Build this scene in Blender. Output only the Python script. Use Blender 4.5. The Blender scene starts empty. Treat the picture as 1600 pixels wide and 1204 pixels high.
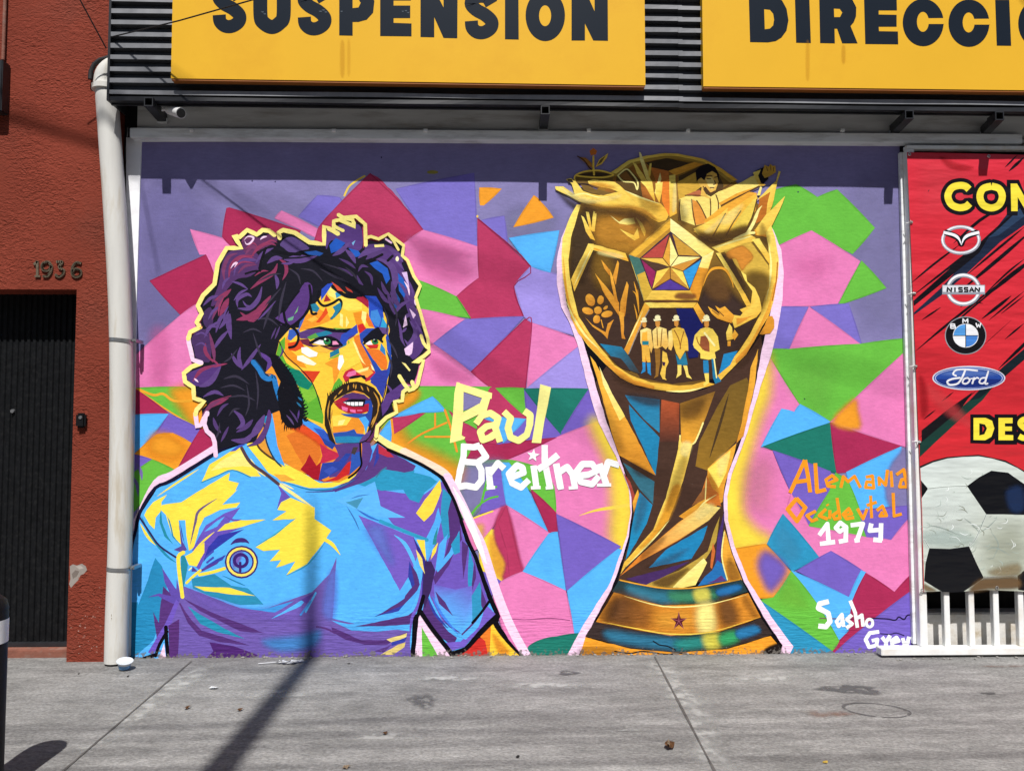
import bpy, bmesh, math, random
import numpy as np
from mathutils import Vector, Matrix
R = math.radians
C = bpy.context.scene.collection
scene = bpy.context.scene
rnd = random.Random(7)

# ---------------------------------------------------------------- camera
F, CX, CY, D, H = 1200.0, 800.0, 602.0, 5.428, 1.6
YAW, PITCH, ROLL = R(-1.1966), R(2.9183), R(0.056)
cam_d = bpy.data.cameras.new('camera')
cam_d.sensor_width = 36.0
cam_d.lens = 36.0 * F / 1600.0
cam_d.clip_end = 500.0
cam = bpy.data.objects.new('camera', cam_d)
C.objects.link(cam)
ROT = Matrix.Rotation(YAW, 3, 'Z') @ Matrix.Rotation(PITCH, 3, 'X') @ Matrix.Rotation(ROLL, 3, 'Y')
cam.matrix_world = Matrix.Translation((0, -D, H)) @ (ROT @ Matrix.Rotation(R(90), 3, 'X')).to_4x4()
scene.camera = cam

# ---------------------------------------------------------------- light
SUN_EL = R(58.0)
world = bpy.data.worlds.new('World')
scene.world = world
world.use_nodes = True
wn = world.node_tree
sky = wn.nodes.new('ShaderNodeTexSky')
sky.sky_type = 'NISHITA'
sky.sun_disc = False
sky.sun_elevation = SUN_EL
sky.sun_rotation = R(180)
bg = wn.nodes['Background']
wn.links.new(sky.outputs[0], bg.inputs[0])
bg.inputs[1].default_value = 0.05
sd = bpy.data.lights.new('sun', 'SUN')
sd.energy = 5.0
sd.angle = R(0.6)
sd.color = (1.0, 0.965, 0.93)
sun = bpy.data.objects.new('sun', sd)
C.objects.link(sun)
# the sun stands behind the camera: light travels towards +Y and down
sun.rotation_euler = (R(90) - SUN_EL, 0, R(0.0))
sun.location = (0, -8, 12)
scene.view_settings.view_transform = 'Standard'
scene.view_settings.look = 'None'
scene.view_settings.gamma = 1
scene.view_settings.exposure = 0.30

# ---------------------------------------------------------------- helpers
def ray(px, py):
    return ROT @ Vector(((px - CX) / F, 1.0, -(py - CY) / F))
def at(px, py, Y=0.0):
    """point on the upright plane y=Y seen at photo pixel (px,py)"""
    r = ray(px, py)
    k = (D + Y) / r.y
    return Vector((r.x * k, Y, H + r.z * k))
def gr(px, py, z=0.0):
    """point on the ground seen at photo pixel (px,py)"""
    r = ray(px, py)
    k = (z - H) / r.z
    return Vector((r.x * k, -D + r.y * k, z))
def lin(c):
    return tuple((v / 255.0 / 12.92) if v / 255.0 <= 0.04045 else ((v / 255.0 + 0.055) / 1.055) ** 2.4 for v in c)
KP = (0.90, 0.90, 0.92)
def alb(c):
    l = lin(c)
    return tuple(min(0.92, l[i] * KP[i]) for i in range(3))

def mat(name, col, rough=0.6, metal=0.0, noise=0.0, nscale=8.0, bump=0.0, bscale=60.0, spec=0.4, dirt=None, dscale=3.0, damt=0.5, stretch=(1, 1, 1)):
    m = bpy.data.materials.new(name)
    m.use_nodes = True
    nt = m.node_tree
    b = nt.nodes['Principled BSDF']
    b.inputs['Roughness'].default_value = rough
    b.inputs['Metallic'].default_value = metal
    b.inputs['Specular IOR Level'].default_value = spec
    tc = nt.nodes.new('ShaderNodeTexCoord')
    mp = nt.nodes.new('ShaderNodeMapping')
    mp.inputs['Scale'].default_value = stretch
    nt.links.new(tc.outputs['Object'], mp.inputs[0])
    n = nt.nodes.new('ShaderNodeTexNoise')
    n.inputs['Scale'].default_value = nscale
    n.inputs['Detail'].default_value = 6
    nt.links.new(mp.outputs[0], n.inputs['Vector'])
    rp = nt.nodes.new('ShaderNodeMapRange')
    rp.inputs[1].default_value = 0.25; rp.inputs[2].default_value = 0.75
    rp.inputs[3].default_value = 1 - noise; rp.inputs[4].default_value = 1 + noise
    nt.links.new(n.outputs[0], rp.inputs[0])
    mx = nt.nodes.new('ShaderNodeVectorMath'); mx.operation = 'SCALE'
    mx.inputs[0].default_value = col
    nt.links.new(rp.outputs[0], mx.inputs['Scale'])
    out = mx.outputs[0]
    if dirt:
        n2 = nt.nodes.new('ShaderNodeTexNoise')
        n2.inputs['Scale'].default_value = dscale
        n2.inputs['Detail'].default_value = 8
        n2.inputs['Roughness'].default_value = 0.65
        nt.links.new(mp.outputs[0], n2.inputs['Vector'])
        r2 = nt.nodes.new('ShaderNodeMapRange')
        r2.inputs[1].default_value = 0.5; r2.inputs[2].default_value = 0.72
        r2.inputs[3].default_value = 0; r2.inputs[4].default_value = damt
        nt.links.new(n2.outputs[0], r2.inputs[0])
        mm = nt.nodes.new('ShaderNodeMix'); mm.data_type = 'RGBA'
        nt.links.new(r2.outputs[0], mm.inputs[0])
        nt.links.new(out, mm.inputs[6])
        mm.inputs[7].default_value = (*dirt, 1)
        out = mm.outputs[2]
    nt.links.new(out, b.inputs['Base Color'])
    if bump:
        n3 = nt.nodes.new('ShaderNodeTexNoise')
        n3.inputs['Scale'].default_value = bscale
        n3.inputs['Detail'].default_value = 5
        nt.links.new(mp.outputs[0], n3.inputs['Vector'])
        bp = nt.nodes.new('ShaderNodeBump')
        bp.inputs['Strength'].default_value = bump
        bp.inputs['Distance'].default_value = 0.01
        nt.links.new(n3.outputs[0], bp.inputs['Height'])
        nt.links.new(bp.outputs[0], b.inputs['Normal'])
    return m

def tag(o, label=None, cat=None, group=None, kind=None):
    if label: o['label'] = label
    if cat: o['category'] = cat
    if group: o['group'] = group
    if kind: o['kind'] = kind
    return o
def thing(name, label, cat, loc=(0, 0, 0), group=None):
    o = bpy.data.objects.new(name, None)
    C.objects.link(o)
    o.location = loc
    o.empty_display_size = 0.1
    return tag(o, label, cat, group)
def link(name, me, material, parent=None, smooth=False):
    o = bpy.data.objects.new(name, me)
    C.objects.link(o)
    for m in (material if isinstance(material, (list, tuple)) else [material]):
        me.materials.append(m)
    if parent is not None:
        o.parent = parent
        # world coordinates are used for every mesh: undo the chain of parent offsets
        off = Vector((0, 0, 0)); p = parent
        while p is not None:
            off += p.location; p = p.parent
        o.location = -off
    if smooth:
        for p in me.polygons: p.use_smooth = True
    return o
class MB:
    def __init__(self):
        self.bm = bmesh.new()
    def box(self, lo, hi, bev=0.0):
        lo, hi = Vector(lo), Vector(hi)
        c, s = (lo + hi) / 2, hi - lo
        r = bmesh.ops.create_cube(self.bm, size=1.0, matrix=Matrix.Translation(c) @ Matrix.Diagonal((s.x, s.y, s.z, 1)))
        if bev:
            es = {e for v in r['verts'] for e in v.link_edges}
            bmesh.ops.bevel(self.bm, geom=list(es), offset=bev, segments=2, affect='EDGES', clamp_overlap=True)
        return self
    def tube(self, pts, rad, seg=12, cap=True):
        pts = [Vector(p) for p in pts]
        rads = rad if isinstance(rad, (list, tuple)) else [rad] * len(pts)
        rings = []
        up = None
        for i, p in enumerate(pts):
            t = (pts[min(i + 1, len(pts) - 1)] - pts[max(i - 1, 0)]).normalized()
            if up is None:
                a = Vector((0, 0, 1)) if abs(t.z) < 0.9 else Vector((1, 0, 0))
                up = t.cross(a).normalized()
            up = (up - t * up.dot(t)).normalized()
            w = t.cross(up)
            rings.append([self.bm.verts.new(p + (up * math.cos(2 * math.pi * k / seg) + w * math.sin(2 * math.pi * k / seg)) * rads[i]) for k in range(seg)])
        for a, b in zip(rings, rings[1:]):
            for k in range(seg):
                self.bm.faces.new((a[k], a[(k + 1) % seg], b[(k + 1) % seg], b[k]))
        if cap:
            self.bm.faces.new(rings[0][::-1]); self.bm.faces.new(rings[-1])
        return self
    def poly(self, pts):
        self.bm.faces.new([self.bm.verts.new(p) for p in pts])
        return self
    def prism(self, pts, vec):
        """polygon pts (3D) thickened along vec"""
        vec = Vector(vec)
        a = [self.bm.verts.new(p) for p in pts]
        b = [self.bm.verts.new(Vector(p) + vec) for p in pts]
        n = len(a)
        self.bm.faces.new(a); self.bm.faces.new(b[::-1])
        for i in range(n):
            self.bm.faces.new((a[i], b[i], b[(i + 1) % n], a[(i + 1) % n]))
        return self
    def build(self, name, material, parent=None, smooth=False):
        bmesh.ops.recalc_face_normals(self.bm, faces=self.bm.faces)
        me = bpy.data.meshes.new(name)
        self.bm.to_mesh(me); self.bm.free()
        o = link(name, me, material, parent)
        if smooth:
            for p in me.polygons: p.use_smooth = True
            try: me.set_sharp_from_angle(angle=R(40))
            except Exception: pass
        return o

# ---------------------------------------------------------------- painting on flat surfaces
def pp(s):
    if isinstance(s, str):
        return [tuple(float(v) for v in q.split(',')) for q in s.split()]
    return list(s)
def cat_rom(p, closed, n=4):
    m = len(p); out = []
    rng = range(m) if closed else range(m - 1)
    for i in rng:
        if closed:
            a, b, c, d = p[i - 1], p[i], p[(i + 1) % m], p[(i + 2) % m]
        else:
            a, b, c, d = p[max(i - 1, 0)], p[i], p[i + 1], p[min(i + 2, m - 1)]
        for k in range(n):
            t = k / n
            out.append(tuple(0.5 * (2 * b[j] + (c[j] - a[j]) * t + (2 * a[j] - 5 * b[j] + 4 * c[j] - d[j]) * t * t + (3 * b[j] - a[j] - 3 * c[j] + d[j]) * t ** 3) for j in (0, 1)))
    if not closed: out.append(p[-1])
    return out
def wobble(p, amp, step=9.0):
    """subdivide the outline and let the hand tremble a little"""
    out = []
    for i in range(len(p)):
        a, b = p[i], p[(i + 1) % len(p)]
        n = max(1, int(math.hypot(b[0] - a[0], b[1] - a[1]) / step))
        for k in range(n):
            t = k / n
            j = amp * (0.5 if k == 0 else 1)
            out.append((a[0] + (b[0] - a[0]) * t + rnd.uniform(-j, j), a[1] + (b[1] - a[1]) * t + rnd.uniform(-j, j)))
    return out
class Paint:
    shaded, amp, edge = {}, 0.0, False
    """layers of paint on the upright plane y=Y; every layer lies a hair above the ones it covers"""
    STEP, SUB = 4e-5, 3e-6
    def __init__(self, Y, z0=0.0):
        self.Y, self.items, self.part, self.parts, self.z0 = Y, [], None, {}, z0
    def use(self, part):
        self.part = part; self.parts.setdefault(part, [])
    def _add(self, polys, cols, need=1, flat=False):
        xs = [v[0] for p in polys for v in p]; ys = [v[1] for p in polys for v in p]
        bb = (min(xs), min(ys), max(xs), max(ys))
        lv = 0
        for b, l in self.items:
            if l >= lv and b[0] < bb[2] and b[2] > bb[0] and b[1] < bb[3] and b[3] > bb[1]:
                lv = l + 1
        top = lv + need - 1
        self.items.append((bb, top))
        self.parts[self.part].append((polys, cols, lv, flat))
    def P(self, c, pts, sm=0):
        """flat polygon; sm>0 rounds it"""
        p = pp(pts); p0 = list(p)
        if sm: p = cat_rom(p, True, sm)
        if self.amp and len(p) > 2: p = wobble(p, self.amp)
        if c in self.shaded:
            c1, c2 = self.shaded[c]
            xs = [q[0] for q in p]; ys = [q[1] for q in p]
            a, b = min(xs) * .6 + min(ys), max(xs) * .6 + max(ys)
            cs = []
            for q in p:
                t = (q[0] * .6 + q[1] - a) / max(1e-6, b - a)
                t = max(0, min(1, t + rnd.uniform(-.18, .18)))
                cs.append((*[c1[i] + (c2[i] - c1[i]) * t for i in range(3)], 1))
            self._add([p], [cs]); return
        self._add([p], [[(*c, 1)] * len(p)])
        if self.edge:
            # the spray can went round the outline once more
            c2 = tuple(v * .90 for v in c)
            for u, v in zip(p0, p0[1:] + p0[:1]):
                if math.hypot(v[0] - u[0], v[1] - u[1]) > 14: self.S(c2, 2.4, [u, v], tp=1)
    def G(self, c1, c2, a, b, pts, sm=0):
        """polygon whose colour runs from c1 at a to c2 at b"""
        p = pp(pts)
        if sm: p = cat_rom(p, True, sm)
        dx, dy = b[0] - a[0], b[1] - a[1]; L = dx * dx + dy * dy
        cs = []
        for q in p:
            t = max(0, min(1, ((q[0] - a[0]) * dx + (q[1] - a[1]) * dy) / L))
            cs.append((*[c1[i] + (c2[i] - c1[i]) * t for i in range(3)], 1))
        self._add([p], [cs])
    def E(self, c, x, y, rx, ry, rot=0, n=20):
        ca, sa = math.cos(R(rot)), math.sin(R(rot))
        self.P(c, [(x + rx * math.cos(t) * ca - ry * math.sin(t) * sa, y + rx * math.cos(t) * sa + ry * math.sin(t) * ca) for t in [2 * math.pi * k / n for k in range(n)]])
    def ring(self, c, x, y, rx, ry, w, a0=0, a1=360, n=32):
        pts = [(x + rx * math.cos(R(a0 + (a1 - a0) * k / n)), y + ry * math.sin(R(a0 + (a1 - a0) * k / n))) for k in range(n + 1)]
        self.S(c, w, pts, raw=True, cap=0)
    def S(self, c, w, pts, tp=0, raw=False, n=4, cap=1):
        """brush stroke of width w; tp=1 tapers both ends, 2 the end, 3 the start"""
        p = pp(pts)
        if not raw and len(p) > 2: p = cat_rom(p, False, n)
        elif not raw: p = [(p[0][0] + (p[1][0] - p[0][0]) * k / 4, p[0][1] + (p[1][1] - p[0][1]) * k / 4) for k in range(5)]
        m = len(p); L, Rr = [], []
        for i in range(m):
            tx, ty = p[min(i + 1, m - 1)][0] - p[max(i - 1, 0)][0], p[min(i + 1, m - 1)][1] - p[max(i - 1, 0)][1]
            l = math.hypot(tx, ty) or 1
            s = i / (m - 1)
            k = 1.0
            if tp == 1: k = max(0.12, min(1, 2.6 * min(s, 1 - s) + 0.1))
            elif tp == 2: k = max(0.12, min(1, 2.0 * (1 - s) + 0.05))
            elif tp == 3: k = max(0.12, min(1, 2.0 * s + 0.05))
            h = w * k / 2
            L.append((p[i][0] - ty / l * h, p[i][1] + tx / l * h)); Rr.append((p[i][0] + ty / l * h, p[i][1] - tx / l * h))
        polys = []
        if cap and tp == 0:
            for (q, o) in ((0, 1), (m - 1, m - 2)):
                dx, dy = p[q][0] - p[o][0], p[q][1] - p[o][1]
                a = math.atan2(dy, dx)
                polys.append([(p[q][0] + w * 0.5 * math.cos(a + R(t)) * (0.8 if abs(t) < 80 else 1), p[q][1] + w * 0.5 * math.sin(a + R(t)) * (0.8 if abs(t) < 80 else 1)) for t in (-90, -50, -15, 15, 50, 90)])
        for i in range(m - 1):
            polys.append([L[i], L[i + 1], Rr[i + 1], Rr[i]])
        self._add(polys, [[(*c, 1)] * len(q) for q in polys], need=1 + int(len(polys) * self.SUB / self.STEP))
    def soft(self, c, pts, blur=10, a=1.0, sm=3):
        """airbrushed patch: opaque middle fading out over blur pixels"""
        p = pp(pts)
        p = cat_rom(p, True, sm) if sm else p
        q = np.array(p); r = np.roll(q, -1, 0)
        g = max(1.5, min(5.0, blur / 4))
        x0, y0 = q.min(0) - blur * .5 - g; x1, y1 = q.max(0) + blur * .5 + g
        nx, ny = int((x1 - x0) / g) + 2, int((y1 - y0) / g) + 2
        X, Yv = np.meshgrid(x0 + g * np.arange(nx), y0 + g * np.arange(ny))
        T = np.stack([X.ravel(), Yv.ravel()], 1)
        d2 = np.full(len(T), 1e9); ins = np.zeros(len(T), bool)
        for u, v in zip(q, r):
            e = v - u; w = T - u
            t = np.clip((w @ e) / max(e @ e, 1e-9), 0, 1)
            d2 = np.minimum(d2, ((w - t[:, None] * e) ** 2).sum(1))
            if u[1] != v[1]:
                ins ^= ((T[:, 1] < v[1]) != (T[:, 1] < u[1])) & (T[:, 0] < e[0] * (T[:, 1] - u[1]) / (v[1] - u[1]) + u[0])
        sd_ = np.sqrt(d2) * np.where(ins, 1, -1)
        al = np.clip(sd_ / blur + .5, 0, 1); al = al * al * (3 - 2 * al) * a
        al = al.reshape(ny, nx)
        polys, cols = [], []
        for j in range(ny - 1):
            for i in range(nx - 1):
                k = ((j, i), (j, i + 1), (j + 1, i + 1), (j + 1, i))
                aa = [al[w] for w in k]
                if max(aa) <= .004: continue
                polys.append([(x0 + g * w[1], y0 + g * w[0]) for w in k]); cols.append([(*c, min(.999, w)) for w in aa])
        if polys:
            self._add(polys, cols, flat=True)
    def emit(self, part, name, mats, parent, scale=alb):
        vs, fs, cs, mi = [], [], [], []
        for polys, cols, lv, flat in self.parts[part]:
            for k, (p, c) in enumerate(zip(polys, cols)):
                y = self.Y - self.z0 - self.STEP * (lv + 1) - (0 if flat else self.SUB * k)
                base = len(vs)
                # project on the plane, then lift: the lift is a fraction of a millimetre
                for q in p:
                    v = at(q[0], q[1], self.Y)
                    vs.append((v.x, y, v.z))
                fs.append(list(range(base, base + len(p))))
                cs.extend(c)
                mi.append(0 if all(q[3] == 1 for q in c) else 1)
        me = bpy.data.meshes.new(name)
        me.from_pydata(vs, [], fs)
        ca = me.color_attributes.new('Col', 'FLOAT_COLOR', 'POINT')
        fl = []
        for q in cs:
            fl.extend((*scale(q[:3]), q[3]))
        ca.data.foreach_set('color', fl)
        me.polygons.foreach_set('material_index', mi)
        # face the street
        bm = bmesh.new(); bm.from_mesh(me)
        for f in bm.faces:
            if f.normal.y > 0: f.normal_flip()
        bm.to_mesh(me); bm.free()
        return link(name, me, mats, parent)
def paint_mats(name, rough=0.55, bump=0.25, wash=0.06, wall=True, wrinkle=0.0, spec=0.1, brush=0.0):
    res = []
    for soft in (0, 1):
        m = bpy.data.materials.new(name + ('_airbrushed' if soft else ''))
        m.use_nodes = True
        nt = m.node_tree; N = nt.nodes; Lk = nt.links
        b = N['Principled BSDF']; b.inputs['Roughness'].default_value = rough
        b.inputs['Specular IOR Level'].default_value = spec
        at_ = N.new('ShaderNodeVertexColor'); at_.layer_name = 'Col'
        tc = N.new('ShaderNodeTexCoord')
        n1 = N.new('ShaderNodeTexNoise'); n1.inputs['Scale'].default_value = 5.0; n1.inputs['Detail'].default_value = 8; n1.inputs['Roughness'].default_value = 0.7
        Lk.new(tc.outputs['Object'], n1.inputs['Vector'])
        mr = N.new('ShaderNodeMapRange'); mr.inputs[1].default_value = .3; mr.inputs[2].default_value = .7
        mr.inputs[3].default_value = 1 - wash; mr.inputs[4].default_value = 1 + wash
        Lk.new(n1.outputs[0], mr.inputs[0])
        sc = N.new('ShaderNodeVectorMath'); sc.operation = 'SCALE'
        Lk.new(at_.outputs['Color'], sc.inputs[0]); Lk.new(mr.outputs[0], sc.inputs['Scale'])
        colout = sc.outputs[0]
        if brush:
            # brush marks: slanted streaks that lighten and darken the coat
            mpb = N.new('ShaderNodeMapping'); mpb.inputs['Rotation'].default_value = (0, R(28), 0); mpb.inputs['Scale'].default_value = (16, 16, 62)
            Lk.new(tc.outputs['Object'], mpb.inputs[0])
            nb = N.new('ShaderNodeTexNoise'); nb.inputs['Scale'].default_value = 1.0; nb.inputs['Detail'].default_value = 6; nb.inputs['Roughness'].default_value = .62; nb.inputs['Distortion'].default_value = .9
            Lk.new(mpb.outputs[0], nb.inputs['Vector'])
            mrb = N.new('ShaderNodeMapRange'); mrb.inputs[1].default_value = .3; mrb.inputs[2].default_value = .7; mrb.inputs[3].default_value = 1 - brush; mrb.inputs[4].default_value = 1 + brush
            Lk.new(nb.outputs[0], mrb.inputs[0])
            sb = N.new('ShaderNodeVectorMath'); sb.operation = 'SCALE'
            Lk.new(colout, sb.inputs[0]); Lk.new(mrb.outputs[0], sb.inputs['Scale'])
            colout = sb.outputs[0]
        h = None
        if wall:
            # plaster grain, rougher and coursed like block work near the pavement, with crumbled dirt at the foot
            sx = N.new('ShaderNodeSeparateXYZ'); Lk.new(tc.outputs['Object'], sx.inputs[0])
            low = N.new('ShaderNodeMapRange'); low.inputs[1].default_value = 0.36; low.inputs[2].default_value = 0.26; low.inputs[3].default_value = 0.06; low.inputs[4].default_value = 1.0
            Lk.new(sx.outputs[2], low.inputs[0])
            n2 = N.new('ShaderNodeTexNoise'); n2.inputs['Scale'].default_value = 55; n2.inputs['Detail'].default_value = 6
            Lk.new(tc.outputs['Object'], n2.inputs['Vector'])
            mp = N.new('ShaderNodeMapping'); mp.inputs['Scale'].default_value = (9, 9, 60)
            Lk.new(tc.outputs['Object'], mp.inputs[0])
            n3 = N.new('ShaderNodeTexNoise'); n3.inputs['Scale'].default_value = 1.0; n3.inputs['Detail'].default_value = 5
            Lk.new(mp.outputs[0], n3.inputs['Vector'])
            mu = N.new('ShaderNodeMath'); mu.operation = 'MULTIPLY'
            Lk.new(low.outputs[0], mu.inputs[0]); Lk.new(n3.outputs[0], mu.inputs[1])
            ad = N.new('ShaderNodeMath'); ad.operation = 'MULTIPLY_ADD'; ad.inputs[1].default_value = 0.22
            Lk.new(n2.outputs[0], ad.inputs[0]); Lk.new(mu.outputs[0], ad.inputs[2])
            h = ad.outputs[0]
            # chipped and dirty foot of the wall
            ft = N.new('ShaderNodeMapRange'); ft.inputs[1].default_value = 0.075; ft.inputs[2].default_value = -0.01; ft.inputs[3].default_value = 0.0; ft.inputs[4].default_value = 0.36
            Lk.new(sx.outputs[2], ft.inputs[0])
            n4 = N.new('ShaderNodeTexNoise'); n4.inputs['Scale'].default_value = 48; n4.inputs['Detail'].default_value = 8
            Lk.new(tc.outputs['Object'], n4.inputs['Vector'])
            a2 = N.new('ShaderNodeMath'); a2.operation = 'ADD'
            Lk.new(ft.outputs[0], a2.inputs[0]); Lk.new(n4.outputs[0], a2.inputs[1])
            th = N.new('ShaderNodeMapRange'); th.inputs[1].default_value = 0.74; th.inputs[2].default_value = 0.80; th.inputs[3].default_value = 0; th.inputs[4].default_value = 0.8
            Lk.new(a2.outputs[0], th.inputs[0])
            mm = N.new('ShaderNodeMix'); mm.data_type = 'RGBA'; mm.inputs[7].default_value = (0.16, 0.145, 0.13, 1)
            Lk.new(th.outputs[0], mm.inputs[0]); Lk.new(colout, mm.inputs[6])
            colout = mm.outputs[2]
        if wrinkle:
            mp = N.new('ShaderNodeMapping'); mp.inputs['Rotation'].default_value = (0, R(50), 0); mp.inputs['Scale'].default_value = (1.3, 1, 5)
            Lk.new(tc.outputs['Object'], mp.inputs[0])
            n3 = N.new('ShaderNodeTexNoise'); n3.inputs['Scale'].default_value = 1.3; n3.inputs['Detail'].default_value = 3
            Lk.new(mp.outputs[0], n3.inputs['Vector'])
            h = n3.outputs[0]
        Lk.new(colout, b.inputs['Base Color'])
        if h is not None:
            bp = N.new('ShaderNodeBump'); bp.inputs['Strength'].default_value = wrinkle or bump; bp.inputs['Distance'].default_value = 0.05 if wrinkle else 0.012
            Lk.new(h, bp.inputs['Height']); Lk.new(bp.outputs[0], b.inputs['Normal'])
        if soft:
            tr = N.new('ShaderNodeBsdfTransparent'); mxs = N.new('ShaderNodeMixShader')
            Lk.new(at_.outputs['Alpha'], mxs.inputs[0]); Lk.new(tr.outputs[0], mxs.inputs[1]); Lk.new(b.outputs[0], mxs.inputs[2])
            Lk.new(mxs.outputs[0], N['Material Output'].inputs[0])
        res.append(m)
    return res
scene.cycles.transparent_max_bounces = 24
# ---------------------------------------------------------------- colours seen in the photo (sRGB)
V=(134,128,176); V2=(125,114,200); LV=(163,148,226); PV=(118,98,192); CR=(184,58,98); CD=(170,45,86); PK=(230,128,184)
GN=(106,190,68); DG=(32,120,104); SB=(88,182,250); TE=(48,150,192); OR=(242,160,44); YE=(252,222,74); PY=(255,240,148)
W=(252,255,252); OP=(249,214,238); K=(22,22,32); BLK=(12,10,18); DP=(84,52,118); PU=(110,84,172); DB=(52,64,160); RD=(208,52,44)
GB=(252,214,82); GM=(238,168,50); GP=(255,243,150); GD=(150,108,40); BR=(74,52,42); BO=(112,84,36)
mp_ = Paint(0.0, 0.0)
mp_.use('background')
mp_.amp = .35
mp_.edge = True
P, G, S, E, SO = mp_.P, mp_.G, mp_.S, mp_.E, mp_.soft
P(V, "218,222 1413,222 1433,1034 202,1040")
SO((122,116,170), "225,300 330,330 360,470 300,560 225,560", 60, .5)
SO((140,136,180), "1330,300 1410,300 1415,500 1340,480", 50, .5)
SO((140,138,176), "800,330 860,330 860,365 790,370", 30, .6)
# --- upper left shards
S((236,205,80), 3, "538,306 545,292 556,283 570,275")
E((150,140,70), 676, 269, 9, 3)
P(V2, "496,305 530,308 540,320 503,356 466,338")
P(PK, "297,358 370,379 380,440 335,440 322,398 312,398")
P(CD, "234,439 322,398 335,430 345,450 320,492 282,492")
P(CD, "354,325 358,324 470,360 450,400 365,388 347,370")
P(PK, "440,329 498,358 495,372 466,357 429,341")
P(V2, "618,295 735,271 741,270 746,386 661,360")
P(V2, "752,344 788,337 794,385 775,378")
P(CR, "578,271 590,277 605,292 618,305 633,324 645,340 661,359 634,380 600,420 480,420 497,356 520,329")
P(OR, "749,293 784,295 756,321 750,321")
P(OR, "834,305 845,315 865,340 802,355")
P(PK, "661,359 746,385 748,434 713,464 650,440 600,400 634,378")
SO((205,104,162), "655,390 700,395 735,420 720,440 670,425", 26, .45)
SO((210,108,166), "640,370 690,382 735,400 700,402 650,388", 14, .4)
P(CR, "746,341 829,416 803,447 818,495 735,498 713,463 748,434")
P(GN, "640,436 656,438 713,463 735,497 655,484 630,470")
P(PK, "650,482 662,483 728,499 677,537 650,540")
P(V2, "726,499 820,494 736,582 676,537")
P(PK, "665,545 677,537 736,581 769,605 630,606 640,560")
SO((214,112,168), "675,560 720,580 735,595 690,590", 20, .5)
P(CR, "821,498 831,504 821,606 767,606 736,581")
P(LV, "803,446 829,416 905,440 925,532 831,504 818,494")
P(SB, "795,372 874,360 860,426 829,416")
P(PK, "831,504 910,532 920,545 823,606")
P(LV, "822,607 905,540 935,540 935,608")
# --- band behind the name
P(GN, "560,604 768,604 766,612 745,650 746,670 725,662 695,638 600,660")
P(CR, "766,605 775,605 830,650 825,692 700,740 700,640 725,660 746,672 746,645")
P(GN, "774,606 819,606 825,645 820,650")
P(PV, "819,607 870,650 884,682 840,690 776,694 784,655 824,655")
P(DG, "818,607 920,607 876,678")
P(PV, "920,607 940,655 882,680 876,676")
P(SB, "748,650 822,654 800,677 786,692 776,660")
P(V, "722,612 756,620 752,630 722,642")
P(PK, "792,717 866,684 934,658 990,700 992,800 980,860 869,804 866,760 850,735 800,725")
SO(YE, "922,662 950,662 990,720 992,800 980,870 955,846 955,790 950,730", 34, .95)
S((248,214,84), 5, "905,805 930,797 960,792 985,788", tp=3)
P(CD, "714,688 780,694 870,683 792,718 740,720 700,740")
P(GN, "660,760 700,735 740,720 800,718 850,732 866,760 869,801 826,764 790,745 732,815")
SO(V, "715,735 770,720 790,735 760,790 728,800", 26, .9)
P(PV, "762,728 786,732 792,790 750,802")
S((96,186,62), 3.5, "730,812 745,792 752,785 757,765 762,745")
S((96,186,62), 3, "753,785 765,778 778,775")
S((96,186,62), 3, "757,766 768,762 776,760")
P(SB, "782,722 795,722 824,762 858,834 791,789")
P(CD, "828,762 869,800 871,832 858,832")
P(PK, "700,815 732,812 791,789 748,856 740,860")
SO((240,190,90), "740,825 755,820 752,850 745,850", 12, .8)
P(PK, "792,789 859,832 815,893")
P(YE, "768,826 748,853 752,894 783,908 800,890 790,830")
SO((236,168,60), "765,838 785,850 795,895 780,902 768,880", 14, .7)
SO(CR, "791,789 812,870 816,892 786,905 790,880 776,850 772,822", 8, 1)
P(CR, "791,789 815,893 796,900 792,860 778,815")
S(YE, 2.5, "732,812 750,805 770,798")
P(PV, "745,888 755,892 783,907 768,930")
P(SB, "871,830 884,922 816,893 857,833")
P(PV, "869,802 970,853 885,923")
P(SB, "966,856 886,922 897,988 930,988 990,950 990,870")
P(PK, "770,930 783,907 816,892 884,922 897,988 825,1030 800,1030")
P(DG, "826,1008 845,998 870,993 905,988 905,1032 815,1034")
# --- green and orange by the shoulder
P(GN, "590,650 700,640 735,705 700,760 610,710")
SO(OR, "585,690 620,665 640,690 690,715 720,735 700,760 640,735", 36, 1)
SO(OR, "600,650 640,612 655,612 650,625 630,640", 14, .9)
P(CR, "612,650 665,645 614,679")
P(SB, "612,652 676,619 697,642 660,644")
P(SB, "612,654 611,692 590,684 600,668")
S(OR, 3.5, "612,655 614,675 616,690")
S((240,150,50), 3.5, "695,640 705,670 714,705")
S((240,150,50), 3, "638,692 660,677 698,660")
S((240,150,50), 3, "680,646 680,666")
S((236,160,50), 3, "664,682 706,682")
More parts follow.
